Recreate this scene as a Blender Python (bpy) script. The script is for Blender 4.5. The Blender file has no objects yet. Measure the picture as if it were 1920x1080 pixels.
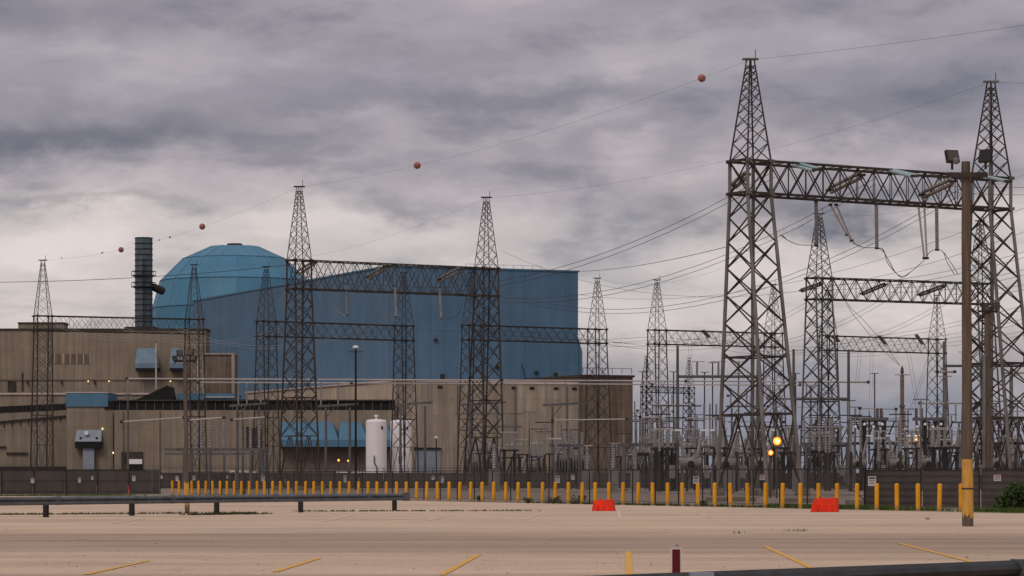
import bpy, math, random
from mathutils import Vector, Matrix
R = random.Random(7)
S = bpy.context.scene
C = S.collection
rad = math.radians

# ------------------------------------------------------------------ camera, sky, sun, exposure
F = 5700.0            # focal length in photo pixels (1920 wide)
HY = 895.0            # photo row of the horizon
CH = 1.5              # eye height
cd = bpy.data.cameras.new('camera'); cam = bpy.data.objects.new('camera', cd); C.objects.link(cam)
cam.location = (0, 0, CH); cam.rotation_euler = (rad(90), 0, 0)
cd.sensor_width = 36; cd.lens = F/1920*36; cd.shift_y = (HY-540)/1920
cd.clip_start = 0.5; cd.clip_end = 20000
S.camera = cam
S.view_settings.view_transform = 'Standard'; S.view_settings.look = 'None'
S.view_settings.gamma = 1; S.view_settings.use_curve_mapping = False
S.view_settings.exposure = 0.0

SUN_EL, SUN_AZ = rad(48), rad(205)      # azimuth clockwise from +Y
w = bpy.data.worlds.new('World'); S.world = w; w.use_nodes = True
nt = w.node_tree; nt.nodes.clear()
def N(nt, t, **k):
    n = nt.nodes.new(t)
    for a, b in k.items(): setattr(n, a, b)
    return n
def M_(nt, op, a, b=None, c=None, clamp=False):
    n = N(nt, 'ShaderNodeMath', operation=op); n.use_clamp = clamp
    for i, v in enumerate((a, b, c)):
        if v is None: continue
        if isinstance(v, (int, float)): n.inputs[i].default_value = v
        else: nt.links.new(v, n.inputs[i])
    return n.outputs[0]
def ramp(nt, fac, stops, interp='EASE'):
    n = N(nt, 'ShaderNodeValToRGB'); cr = n.color_ramp; cr.interpolation = interp
    while len(cr.elements) > 1: cr.elements.remove(cr.elements[-1])
    cr.elements[0].position = stops[0][0]; cr.elements[0].color = (*stops[0][1], 1)
    for p, c in stops[1:]:
        e = cr.elements.new(p); e.color = (*c, 1)
    nt.links.new(fac, n.inputs[0]); return n.outputs[0]
def mixc(nt, f, a, b, mode='MIX'):
    n = N(nt, 'ShaderNodeMix', data_type='RGBA', blend_type=mode)
    for i, v in ((0, f), (6, a), (7, b)):
        if isinstance(v, (int, float)): n.inputs[i].default_value = v
        elif isinstance(v, tuple): n.inputs[i].default_value = (*v, 1)
        else: nt.links.new(v, n.inputs[i])
    return n.outputs[2]
def noise(nt, vec, scale, detail=4, rough=.55, dist=0.0):
    n = N(nt, 'ShaderNodeTexNoise'); n.inputs['Scale'].default_value = scale
    n.inputs['Detail'].default_value = detail; n.inputs['Roughness'].default_value = rough
    n.inputs['Distortion'].default_value = dist
    nt.links.new(vec, n.inputs['Vector']); return n.outputs['Fac']
def mapv(nt, vec, sc, loc=(0, 0, 0)):
    n = N(nt, 'ShaderNodeMapping'); n.inputs['Scale'].default_value = sc; n.inputs['Location'].default_value = loc
    nt.links.new(vec, n.inputs['Vector']); return n.outputs[0]

tc = N(nt, 'ShaderNodeTexCoord').outputs['Generated']
sp = N(nt, 'ShaderNodeSeparateXYZ'); nt.links.new(tc, sp.inputs[0])
az = M_(nt, 'ARCTAN2', sp.outputs[0], sp.outputs[1])
el = M_(nt, 'ARCSINE', sp.outputs[2])
# warp the coordinates so that the cloud masses have torn edges
wn = noise(nt, mapv(nt, tc, (1, 1, 2.2)), 14, 6, .6)
wn2 = noise(nt, mapv(nt, tc, (1, 1, 2.0), (7.3, 1.1, 4.2)), 18, 6, .6)
azw = M_(nt, 'ADD', az, M_(nt, 'MULTIPLY', M_(nt, 'SUBTRACT', wn, .5), .16))
elw = M_(nt, 'ADD', el, M_(nt, 'MULTIPLY', M_(nt, 'SUBTRACT', wn2, .5), .045))
def blob(px, py, sx, sy, slope=0.0):
    a0 = (px-960)/F; e0 = (HY-py)/F; sa = sx/F; se = sy/F
    dx = M_(nt, 'SUBTRACT', azw, a0)
    u = M_(nt, 'DIVIDE', dx, sa)
    dy = M_(nt, 'SUBTRACT', M_(nt, 'SUBTRACT', elw, e0), M_(nt, 'MULTIPLY', dx, slope))
    v = M_(nt, 'DIVIDE', dy, se)
    q = M_(nt, 'ADD', M_(nt, 'MULTIPLY', u, u), M_(nt, 'MULTIPLY', v, v))
    return M_(nt, 'EXPONENT', M_(nt, 'MULTIPLY', q, -1.0))
base = ramp(nt, M_(nt, 'DIVIDE', elw, .32, clamp=True),
            [(0.0, (.235, .25, .315)), (.05, (.30, .30, .355)), (.11, (.48, .43, .425)), (.17, (.65, .59, .565)), (.25, (.60, .55, .54)),
             (.32, (.45, .41, .44)), (.40, (.33, .312, .36)), (.48, (.375, .345, .385)), (.62, (.385, .35, .385)), (1.0, (.46, .435, .46))])
cn = noise(nt, mapv(nt, tc, (1, 1, 3.1)), 17, 10, .57, .25)
cn2 = noise(nt, mapv(nt, tc, (1, 1, 4.5), (3, 9, 2)), 5.5, 5, .5, .2)
shade = ramp(nt, cn, [(.32, (.60, .63, .69)), (.5, (1, 1, 1)), (.66, (1.25, 1.22, 1.20))])
shade2 = ramp(nt, cn2, [(.33, (.80, .81, .86)), (.6, (1.07, 1.05, 1.04))])
col = mixc(nt, .85, base, shade, 'MULTIPLY'); col = mixc(nt, .7, col, shade2, 'MULTIPLY')
dark = 0.0
for b, s in (((170, 258, 480, 52, .0), .9), ((60, 290, 300, 34, 0), .5), ((900, 190, 420, 40, .1), .62), ((1560, 250, 330, 60, .15), .72),
             ((60, 40, 260, 60, 0), .45), ((745, 382, 110, 22, .05), .5), ((120, 402, 160, 16, 0), .42), ((1690, 375, 420, 48, .05), .85),
             ((1120, 250, 260, 35, .25), .45), ((500, 120, 330, 30, .05), .3), ((620, 330, 300, 15, 0), .28), ((1540, 60, 180, 26, 0), .25)):
    t = M_(nt, 'MULTIPLY', blob(*b), s); dark = t if dark == 0.0 else M_(nt, 'MAXIMUM', dark, t)
dm = M_(nt, 'MULTIPLY', dark, M_(nt, 'ADD', .45, M_(nt, 'MULTIPLY', wn2, 1.1)), clamp=True)
col = mixc(nt, dm, col, (.165, .168, .212))
lo = M_(nt, 'MULTIPLY', blob(1600, 760, 520, 90), .85)
col = mixc(nt, lo, col, (.235, .25, .32))
hi = M_(nt, 'MAXIMUM', M_(nt, 'MULTIPLY', blob(1160, 590, 260, 70), .6), M_(nt, 'MULTIPLY', blob(620, 430, 330, 34), .5))
hi = M_(nt, 'MAXIMUM', hi, M_(nt, 'MULTIPLY', blob(1240, 110, 300, 50), .30))
hi = M_(nt, 'MAXIMUM', hi, M_(nt, 'MULTIPLY', blob(1500, 520, 380, 60), .55))
hi = M_(nt, 'MAXIMUM', hi, M_(nt, 'MULTIPLY', blob(300, 130, 260, 30), .22))
col = mixc(nt, hi, col, (.76, .69, .67))
sky = N(nt, 'ShaderNodeTexSky', sky_type='NISHITA'); sky.sun_disc = False
sky.sun_elevation = SUN_EL; sky.sun_rotation = SUN_AZ
bg1 = N(nt, 'ShaderNodeBackground'); nt.links.new(sky.outputs[0], bg1.inputs[0]); bg1.inputs[1].default_value = .05
bg2 = N(nt, 'ShaderNodeBackground'); nt.links.new(col, bg2.inputs[0]); bg2.inputs[1].default_value = 1.0
mx = N(nt, 'ShaderNodeMixShader'); mx.inputs[0].default_value = .96
nt.links.new(bg1.outputs[0], mx.inputs[1]); nt.links.new(bg2.outputs[0], mx.inputs[2])
wo = N(nt, 'ShaderNodeOutputWorld'); nt.links.new(mx.outputs[0], wo.inputs[0])

sd = bpy.data.lights.new('sun', 'SUN'); sd.energy = 1.1; sd.angle = rad(25); sd.color = (1, .92, .84)
so = bpy.data.objects.new('sun', sd); C.objects.link(so)
dv = Vector((math.sin(SUN_AZ)*math.cos(SUN_EL), math.cos(SUN_AZ)*math.cos(SUN_EL), math.sin(SUN_EL)))
so.rotation_euler = dv.to_track_quat('Z', 'Y').to_euler(); so.location = (0, -50, 80)

# ------------------------------------------------------------------ materials
def mat(name, c1, c2=None, scale=(1, 1, 1), ns=2.0, rough=.7, metal=0.0, bump=0.0, bs=20.0, extra=None, rnd=.0, spec=.3, detail=6):
    m = bpy.data.materials.new(name); m.use_nodes = True; t = m.node_tree
    b = t.nodes['Principled BSDF']; b.inputs['Roughness'].default_value = rough; b.inputs['Metallic'].default_value = metal
    b.inputs['Specular IOR Level'].default_value = spec
    pos = N(t, 'ShaderNodeNewGeometry').outputs['Position']
    c2 = c2 or tuple(x*.75 for x in c1)
    f = noise(t, mapv(t, pos, scale), ns, detail, .6)
    col = ramp(t, f, [(.3, c2), (.66, c1)], 'LINEAR')
    if extra: col = extra(t, pos, col)
    if rnd:
        oi = N(t, 'ShaderNodeObjectInfo').outputs['Random']
        v = M_(t, 'ADD', 1-rnd, M_(t, 'MULTIPLY', oi, 2*rnd))
        hs = N(t, 'ShaderNodeHueSaturation'); t.links.new(col, hs.inputs['Color']); t.links.new(v, hs.inputs['Value']); col = hs.outputs[0]
    t.links.new(col, b.inputs['Base Color'])
    if bump:
        bn = N(t, 'ShaderNodeBump'); bn.inputs['Strength'].default_value = bump; bn.inputs['Distance'].default_value = .02
        t.links.new(noise(t, pos, bs, 5, .6), bn.inputs['Height']); t.links.new(bn.outputs[0], b.inputs['Normal'])
    return m
def streaks(amount, sx=1.2, sz=.04, dark=(.35, .32, .3)):
    def f(t, pos, col):
        n = noise(t, mapv(t, pos, (sx, sx, sz)), 1.0, 8, .7)
        g = ramp(t, n, [(.42, dark), (.6, (1, 1, 1))], 'LINEAR')
        col = mixc(t, amount, col, g, 'MULTIPLY')
        n2 = noise(t, mapv(t, pos, (6, 6, .12)), 1.0, 3, .6)
        g2 = ramp(t, n2, [(.4, (.72, .7, .68)), (.62, (1.12, 1.1, 1.08))], 'LINEAR')
        col = mixc(t, amount*.5, col, g2, 'MULTIPLY')
        n3 = noise(t, mapv(t, pos, (.12, .12, .16), (4, 7, 1)), 1.0, 8, .68)
        g3 = ramp(t, n3, [(.36, (.74, .73, .72)), (.62, (1.14, 1.13, 1.12))], 'LINEAR')
        return mixc(t, min(1, amount*1.5), col, g3, 'MULTIPLY')
    return f
def ground_extra(t, pos, col):
    # tyre marks and dirt bands running across the lot
    n = noise(t, mapv(t, pos, (.035, .42, 1)), 1.0, 6, .65, .3)
    g = ramp(t, n, [(.36, (.60, .59, .60)), (.50, (.93, .93, .93)), (.70, (1.06, 1.05, 1.04))], 'LINEAR')
    col = mixc(t, .55, col, g, 'MULTIPLY')
    n4 = noise(t, mapv(t, pos, (.012, 1.6, 1), (3, 5, 0)), 1.0, 4, .6, .2)
    g4 = ramp(t, n4, [(.33, (.55, .53, .53)), (.45, (1, 1, 1))], 'LINEAR')
    col = mixc(t, .5, col, g4, 'MULTIPLY')
    sp2 = N(t, 'ShaderNodeSeparateXYZ'); t.links.new(pos, sp2.inputs[0])
    wob = M_(t, 'MULTIPLY', M_(t, 'SUBTRACT', noise(t, mapv(t, pos, (.05, .3, 1)), 1, 4, .6), .5), 9)
    yy = M_(t, 'ADD', M_(t, 'ADD', sp2.outputs[1], M_(t, 'MULTIPLY', sp2.outputs[0], .10)), wob)
    band = ramp(t, M_(t, 'DIVIDE', M_(t, 'SUBTRACT', yy, 40), 60, clamp=True), [(.27, (0, 0, 0)), (.36, (.75, .75, .75)), (.52, (1, 1, 1)), (.60, (.9, .9, .9)), (.78, (0, 0, 0))], 'LINEAR')
    st = noise(t, mapv(t, pos, (.02, 2.2, 1), (9, 2, 0)), 1.0, 5, .6, .15)
    st = ramp(t, st, [(.34, (.36, .35, .365)), (.64, (.78, .78, .79))], 'LINEAR')
    col = mixc(t, M_(t, 'MULTIPLY', band, .85), col, mixc(t, 1.0, col, st, 'MULTIPLY'))
    n2 = noise(t, pos, 9, 8, .75)
    g2 = ramp(t, n2, [(.36, (.62, .61, .60)), (.6, (1.12, 1.12, 1.12))], 'LINEAR')
    col = mixc(t, .7, col, g2, 'MULTIPLY')
    n3 = noise(t, mapv(t, pos, (1, .25, 1)), 1.4, 5, .7)
    g3 = ramp(t, n3, [(.28, (.62, .6, .58)), (.40, (1, 1, 1))], 'LINEAR')
    return mixc(t, .5, col, g3, 'MULTIPLY')
m_lot = mat('lot_concrete', (.80, .585, .42), (.58, .43, .32), (.5, 1, 1), .22, .9, 0, .6, 40, ground_extra)
m_gravel = mat('yard_gravel', (.27, .205, .165), (.19, .145, .12), (1, .3, 1), .6, .95, 0, .6, 14)
m_earth = mat('far_earth', (.12, .12, .08), (.07, .08, .045), (1, 1, 1), .05, .95)
m_verge = mat('dry_verge', (.42, .34, .25), (.20, .21, .09), (.3, 1, 1), .7, .95, 0, .4, 10)
m_patch = m_lot
def dirty_foot(t, pos, col):
    sp3 = N(t, 'ShaderNodeSeparateXYZ'); t.links.new(pos, sp3.inputs[0])
    n = noise(t, pos, 7, 6, .7)
    h = M_(t, 'SUBTRACT', M_(t, 'ADD', M_(t, 'MULTIPLY', n, .55), .02), sp3.outputs[2])
    f = M_(t, 'MULTIPLY', h, 4.0, clamp=True)
    col = mixc(t, M_(t, 'MULTIPLY', f, .75), col, (.22, .15, .085))
    chip = ramp(t, noise(t, pos, 11, 6, .7), [(.66, (0, 0, 0)), (.69, (1, 1, 1))], 'LINEAR')
    return mixc(t, chip, col, (.16, .10, .05))
m_yellow = mat('yellow_paint', (.80, .36, .010), (.62, .265, .006), (1, 1, 1), 2, .6, rnd=.10, extra=dirty_foot)
m_lineyel = mat('worn_line_paint', (.86, .42, .03), (.66, .40, .14), (1, 1, 1), 7, .8)
m_linewh = mat('faded_line_paint', (.78, .62, .42), (.60, .47, .36), (1, 1, 1), 5, .8)
m_red = mat('orange_plastic', (.88, .035, .005), (.55, .03, .012), (1, 1, 1), 2.2, .6, 0, .4, 12, spec=.15)
m_steel = mat('weathered_steel', (.070, .057, .048), (.030, .023, .019), (1, 1, .5), .9, .75, .1)
m_rust = mat('rusty_steel', (.080, .060, .048), (.030, .023, .019), (1, 1, .6), 1.1, .8, .1)
m_galv = mat('galvanised_steel', (.25, .225, .205), (.11, .09, .078), (1, 1, .4), .8, .6, .25)
m_galvd = mat('dull_galvanised', (.15, .145, .145), (.08, .073, .07), (1, 1, .4), .9, .6, .2)
m_farst = mat('far_tower_steel', (.055, .049, .047), (.026, .022, .021), (1, 1, .5), .9, .75, .1)
m_pipe = mat('aluminium_pipe', (.55, .49, .46), (.42, .37, .35), (1, 1, 1), .5, .45, .3)
m_insu = mat('grey_porcelain', (.27, .255, .25), (.17, .155, .15), (1, 1, 1), 2, .35, spec=.5)
m_insb = mat('brown_porcelain', (.13, .085, .065), (.07, .05, .042), (1, 1, 1), 2, .35, spec=.5)
m_insw = mat('white_polymer', (.85, .82, .83), (.75, .72, .73), (1, 1, 1), 2, .5)
m_glass = mat('teal_glass', (.33, .48, .48), (.22, .33, .34), (1, 1, 1), 2, .2, spec=.6)
m_tan = mat('tan_string', (.30, .235, .18), (.19, .145, .11), (1, 1, 1), 2, .4)
m_wire = mat('conductor', (.055, .045, .045), (.04, .035, .035), (1, 1, 1), 2, .6, .4)
m_wirel = mat('bright_conductor', (.42, .39, .39), (.32, .3, .3), (1, 1, 1), 2, .5, .3)
m_blue = mat('blue_siding', (.104, .190, .290), (.088, .165, .255), (1, 1, .15), .35, .62, 0, extra=streaks(.22, 1.6, .03, (.72, .72, .74)), rnd=.03, spec=.25)
m_dome = mat('dome_cladding', (.082, .235, .36), (.070, .205, .32), (1, 1, .3), .25, .5, 0, extra=streaks(.15, 1.0, .05, (.75, .76, .8)), rnd=.05, spec=.3)
m_bluel = mat('blue_grey_hood', (.16, .235, .30), (.12, .18, .24), (1, 1, .3), 1, .55)
m_bluec = mat('blue_cap', (.085, .19, .29), (.07, .165, .25), (1, 1, .3), 1, .6)
m_conc = mat('brown_concrete', (.325, .262, .203), (.25, .204, .158), (1, 1, .5), .16, .92, 0, .3, 6, streaks(.30), rnd=.025)
m_buff = mat('pale_buff_cladding', (.62, .49, .38), (.52, .41, .32), (1, 1, .5), .3, .92, 0, .3, 6, streaks(.3), rnd=.03)
m_concl = mat('buff_concrete', (.46, .385, .31), (.35, .29, .23), (1, 1, .5), .2, .92, 0, .3, 6, streaks(.40), rnd=.04)
m_concd = mat('dark_ribbed_concrete', (.225, .172, .130), (.165, .126, .095), (1, 1, .4), .3, .92, 0, .3, 6, streaks(.6), rnd=.06)
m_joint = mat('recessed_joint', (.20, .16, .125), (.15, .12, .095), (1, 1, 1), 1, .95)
m_jointb = mat('blue_joint', (.07, .135, .21), (.062, .12, .19), (1, 1, 1), 1, .8)
m_ribb = mat('pale_blue_rib', (.14, .29, .39), (.12, .26, .35), (1, 1, 1), 1, .5)
m_stack = mat('stack_cladding', (.12, .155, .18), (.07, .09, .105), (1, 1, .6), .8, .6)
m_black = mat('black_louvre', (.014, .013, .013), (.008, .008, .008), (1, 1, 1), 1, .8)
m_dark = mat('dark_steel', (.035, .03, .028), (.02, .018, .016), (1, 1, 1), 1, .7)
m_coping = mat('pale_coping', (.58, .47, .41), (.48, .39, .34), (1, 1, 1), 1, .8)
m_white = mat('white_tank_paint', (.88, .83, .84), (.76, .71, .71), (1, 1, .15), .9, .5, 0)
m_grey = mat('grey_equipment', (.22, .205, .20), (.13, .12, .115), (1, 1, 1), 1.2, .55)
m_greyb = mat('bluish_grey_panel', (.27, .30, .36), (.21, .235, .285), (1, 1, .3), 1.2, .55)
m_screen = mat('fence_screen', (.098, .080, .072), (.070, .057, .051), (1, 1, .6), 1.3, .95, 0, .3, 9, rnd=.12)
m_mesh = mat('chain_link_wire', (.10, .09, .085), (.06, .055, .05), (1, 1, 1), 1, .6, .4)
m_wood = mat('weathered_wood', (.165, .120, .092), (.085, .062, .048), (9, 9, .5), 1.4, .9, 0, .7, 30)
m_woody = mat('chipped_yellow_paint', (.70, .36, .06), (.42, .25, .08), (6, 6, 1.2), 1.3, .7, 0, .5, 30,
              lambda t, pos, col: mixc(t, ramp(t, noise(t, mapv(t, pos, (6, 6, .9)), 1.6, 8, .7), [(.60, (0, 0, 0)), (.66, (1, 1, 1))], 'LINEAR'), col, (.13, .09, .07)))
m_rail = mat('galvanised_rail', (.15, .165, .185), (.08, .09, .10), (1, 1, 1), 2.2, .5, .35)
m_raild = mat('shaded_rail_back', (.06, .06, .065), (.03, .03, .032), (1, 1, 1), 3, .6, .3)  # rail steel darkened so its colour carries the shade on the beam's back
m_ball = mat('marker_red', (.42, .15, .125), (.34, .12, .10), (1, 1, 1), 1, .6)
m_maroon = mat('maroon_reflector', (.115, .006, .007), (.085, .005, .005), (1, 1, 1), 4, .5)
m_pinkw = mat('pale_post_plastic', (.72, .60, .57), (.62, .5, .48), (1, 1, 1), 5, .6)
m_sign = mat('sign_white', (.62, .58, .56), (.52, .48, .46), (1, 1, 1), 4, .5)
m_signt = mat('sign_ink', (.06, .05, .05), (.05, .045, .045), (1, 1, 1), 4, .6)
m_signr = mat('sign_red', (.5, .06, .05), (.4, .05, .04), (1, 1, 1), 4, .6)
m_lampf = mat('lamp_lens', (.10, .08, .065), (.07, .06, .05), (1, 1, 1), 4, .3, spec=.3)
m_grass = mat('grass_blades', (.085, .13, .025), (.05, .075, .015), (1, 1, 1), 1.5, .8)
m_weed = mat('dark_weeds', (.055, .075, .022), (.03, .04, .014), (1, 1, 1), 2.5, .8)
m_bush = mat('bush_leaves', (.075, .12, .028), (.018, .034, .010), (1, 1, 1), 6, .7, rnd=.1)
m_bark = mat('bush_stem', (.10, .07, .05), (.06, .045, .03), (1, 1, 1), 6, .9)
m_glassd = mat('dark_glass', (.03, .035, .04), (.02, .022, .026), (1, 1, 1), 2, .15, spec=.6)
m_tyre = mat('tyre_rubber', (.02, .02, .02), (.015, .015, .015), (1, 1, 1), 2, .85)
def emis(name, c, s):
    m = bpy.data.materials.new(name); m.use_nodes = True; b = m.node_tree.nodes['Principled BSDF']
    b.inputs['Base Color'].default_value = (*c, 1); b.inputs['Emission Color'].default_value = (*c, 1); b.inputs['Emission Strength'].default_value = s
    return m
m_glow = emis('sodium_glow', (1.0, .15, .015), 1.9); m_glow2 = emis('sodium_core', (1.0, .58, .22), 1.6)
m_warm = emis('warm_bulb', (1, .72, .38), 1.6)

# ------------------------------------------------------------------ helpers
def P(px, py, k): return Vector(((px-960)/k, F/k, CH+(HY-py)/k))
def G(px, k): return Vector(((px-960)/k, F/k, 0))
def gy(px, py): return G(px, (py-HY)/CH)          # ground point seen at photo pixel
class MB:
    def __init__(s): s.v = []; s.f = []
    def add(s, vs, fs):
        o = len(s.v); s.v += [tuple(x) for x in vs]; s.f += [tuple(i+o for i in f) for f in fs]; return s
    def box(s, a, b):
        (x0, y0, z0), (x1, y1, z1) = a, b
        return s.add([(x0,y0,z0),(x1,y0,z0),(x1,y1,z0),(x0,y1,z0),(x0,y0,z1),(x1,y0,z1),(x1,y1,z1),(x0,y1,z1)],
                     [(0,3,2,1),(4,5,6,7),(0,1,5,4),(1,2,6,5),(2,3,7,6),(3,0,4,7)])
    def cbox(s, c, d, rz=0.0, rx=0.0):
        m = Matrix.Rotation(rz, 3, 'Z') @ Matrix.Rotation(rx, 3, 'X'); c = Vector(c)
        h = [x/2 for x in d]
        vs = [c+m@Vector((sx*h[0], sy*h[1], sz*h[2])) for sz in (-1, 1) for sx, sy in ((-1,-1),(1,-1),(1,1),(-1,1))]
        return s.add(vs, [(0,3,2,1),(4,5,6,7),(0,1,5,4),(1,2,6,5),(2,3,7,6),(3,0,4,7)])
    def bar(s, p, q, r, n=4, r2=None, cap=True):
        p = Vector(p); q = Vector(q); d = q-p
        if d.length < 1e-6: return s
        r2 = r if r2 is None else r2
        d.normalize(); a = d.cross(Vector((0, 0, 1)) if abs(d.z) < .9 else Vector((1, 0, 0))).normalized(); b = d.cross(a)
        vs = []; k = 1.25 if n == 4 else 1
        for c, rr in ((p, r), (q, r2)):
            for i in range(n):
                t = 2*math.pi*(i+.5)/n; vs.append(c+(a*math.cos(t)+b*math.sin(t))*rr*k)
        fs = [(i, (i+1) % n, n+(i+1) % n, n+i) for i in range(n)]
        if cap: fs += [tuple(range(n-1, -1, -1)), tuple(range(n, 2*n))]
        return s.add(vs, fs)
    def path(s, pts, r, n=4):
        for a, b in zip(pts, pts[1:]): s.bar(a, b, r, n, cap=False)
        return s
    def lathe(s, c, prof, n=10, axis=None):
        c = Vector(c); m = Matrix.Identity(3)
        if axis is not None: m = Vector(axis).normalized().to_track_quat('Z', 'Y').to_matrix()
        vs = [c+m@Vector((r*math.cos(2*math.pi*i/n), r*math.sin(2*math.pi*i/n), z)) for r, z in prof for i in range(n)]
        fs = [(j*n+i, j*n+(i+1) % n, (j+1)*n+(i+1) % n, (j+1)*n+i) for j in range(len(prof)-1) for i in range(n)]
        fs += [tuple(range(n-1, -1, -1)), tuple(range((len(prof)-1)*n, len(prof)*n))]
        return s.add(vs, fs)
    def insul(s, p, q, r, ribs=8, n=7):
        p = Vector(p); q = Vector(q); L = (q-p).length; prof = [(r*.7, 0)]
        if ribs == 0: return s.bar(p, q, r, 8)
        for i in range(ribs):
            a = L*(i+.15)/ribs; b = L*(i+.55)/ribs; c = L*(i+.95)/ribs
            prof += [(r*.78, a), (r, b), (r*.78, c)]
        prof += [(r*.7, L)]
        return s.lathe(p, prof, n, q-p)
    def mesh(s, name, m, smooth=False):
        me = bpy.data.meshes.new(name); me.from_pydata(s.v, [], s.f); me.materials.append(m)
        if smooth: me.polygons.foreach_set('use_smooth', [True]*len(me.polygons))
        return me
    def build(s, name, m, parent=None, origin=(0, 0, 0), smooth=False):
        o = Vector(origin)
        if o.length: s.v = [tuple(Vector(v)-o) for v in s.v]
        ob = bpy.data.objects.new(name, s.mesh(name, m, smooth)); C.objects.link(ob)
        if parent: ob.parent = parent
        else: ob.location = o
        return ob
def tag(o, label=None, cat=None, group=None, kind=None):
    for k, v in (('label', label), ('category', cat), ('group', group), ('kind', kind)):
        if v: o[k] = v
    return o
def thing(name, loc, label, cat, group=None, rz=0):
    o = bpy.data.objects.new(name, None); C.objects.link(o); o.empty_display_size = .3
    o.location = loc; o.rotation_euler = (0, 0, rz)
    return tag(o, label, cat, group)
def inst(name, me, parent, loc=(0, 0, 0), rz=0):
    o = bpy.data.objects.new(name, me); C.objects.link(o); o.parent = parent; o.location = loc; o.rotation_euler = (0, 0, rz); return o
def copy_tree(src, parent=None):
    c = src.copy(); C.objects.link(c)
    if parent: c.parent = parent
    for ch in src.children: copy_tree(ch, c)
    return c
def ordn(i):
    w_ = ['zeroth','first','second','third','fourth','fifth','sixth','seventh','eighth','ninth','tenth','eleventh','twelfth']
    if i < len(w_): return w_[i]
    return f"{i}{'th' if 10 <= i % 100 <= 20 else {1:'st',2:'nd',3:'rd'}.get(i % 10,'th')}"

# ------------------------------------------------------------------ ground
def sheet(name, pts, z, m, sub=0):
    mb = MB(); mb.add([(p[0], p[1], z) for p in pts], [tuple(range(len(pts)))])
    o = mb.build(name, m); tag(o, kind='structure'); return o
KR, KL = 43.3, 22.8
BR = G(1802, KR); BL = G(323, KL)
bu = (BL-BR).normalized(); bn = Vector((-bu.y, bu.x, 0)); bn = bn if bn.x > 0 else -bn   # away from the camera
sheet('terrain', [(-9000, -300), (9000, -300), (9000, 12000), (-9000, 12000)], -.03, m_earth)
e1 = BR-bu*60; e2 = BL+bu*2
sheet('gravel_yard', [(-320, 262), (e2.x-2, 258), (e1.x+1, e1.y), (300, 60), (420, 900), (-420, 900)], -.016, m_gravel)
k0 = bn*-.35
sheet('parking_lot', [(-90, 20), (90, 20), (120, 60), tuple((e1+k0)[:2]), tuple((e2+k0)[:2]), (-30, 247), (-130, 240)], 0, m_lot)
sheet('verge', [(-130, 236), (-31, 243), (-28.4, 252), (-30, 266), (-130, 258)], .008, m_verge)
g1 = BR+bu*38; g2 = BR-bu*14
sheet('grass_strip', [tuple((BR+bu*30+k0)[:2]), tuple((BR-bu*20+k0*.9)[:2]), tuple((BR-bu*20+bn*5)[:2]), tuple((BR+bu*16+bn*3.2)[:2])], .008, m_verge)
# bay lines
def stripe(a, b, wd, m, label):
    a = Vector(a); b = Vector(b); d = (b-a).normalized(); n = Vector((-d.y, d.x, 0))*wd/2
    segs = max(2, int((b-a).length/1.2)); mb = MB()
    for i in range(segs):
        p = a+(b-a)*i/segs; q = a+(b-a)*(i+1)/segs
        j1 = 1+R.uniform(-.12, .12); j2 = 1+R.uniform(-.12, .12)
        mb.add([p-n*j1, q-n*j2, q+n*j2, p+n*j1], [(0, 1, 2, 3)])
    for i, v in enumerate(mb.v): mb.v[i] = (v[0], v[1], .010)
    return tag(mb.build('bay_line', m), label, 'painted line', kind='structure')
bl = [((160, 1078), (278, 1052)), ((515, 1073), (598, 1047)), ((828, 1079), (897, 1041)), ((1178, 1035), (1181, 1082)), ((1435, 1025), (1523, 1066)), ((1685, 1019), (1825, 1055))]
for i, (a, b) in enumerate(bl): stripe(gy(*a), gy(*b), .11, m_lineyel, f'worn yellow parking bay line in the near row, {ordn(i+1)} from the left')
fl = [((610, 978), (660, 966)), ((803, 976), (852, 965)), ((982, 975), (1013, 963)), ((1160, 959), (1162, 972)), ((1308, 962), (1331, 970)), ((215, 982), (270, 972))]
for i, (a, b) in enumerate(sorted(fl)): stripe(gy(*a), gy(*b), .13, m_linewh, f'faded pale bay line in the far row, {ordn(i+1)} from the left')

def crack(a, b, wd, seed):
    rr = random.Random(seed); a = Vector(a); b = Vector(b); L = (b-a).length; n = max(6, int(L/.5)); d = (b-a)/L; pn = Vector((-d.y, d.x, 0)); off = 0; pts = []
    for i in range(n+1): off = off*.8+rr.gauss(0, .05); pts.append(a+d*(L*i/n)+pn*off)
    mb = MB()
    for i in range(n):
        w0, w1 = wd*rr.uniform(.3, 1.3), wd*rr.uniform(.3, 1.3); p, q = pts[i], pts[i+1]
        mb.add([(p.x-pn.x*w0, p.y-pn.y*w0, .006), (q.x-pn.x*w1, q.y-pn.y*w1, .006), (q.x+pn.x*w1, q.y+pn.y*w1, .006), (p.x+pn.x*w0, p.y+pn.y*w0, .006)], [(0, 1, 2, 3)])
    tag(mb.build('pavement_crack', m_crack), kind='structure')
m_crack = mat('crack_filler', (.30, .225, .175), (.16, .12, .095), (1, 1, 1), 3, .95)
for i, (a, b, wd) in enumerate((((-60, 1004), (1250, 1000), .06), ((200, 1024), (1500, 1020), .02), ((1050, 998), (2000, 1004), .06), ((0, 965), (480, 963), .10), ((560, 959.5), (1010, 958.5), .08),
        ((-100, 1062), (620, 1066), .008), ((1300, 1034), (1960, 1032), .012), ((330, 985), (960, 982), .05), ((900, 979), (1700, 984), .045))):
    crack(gy(*a), gy(*b), wd, i+3)
pb_ = MB(); rr = random.Random(5)
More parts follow.
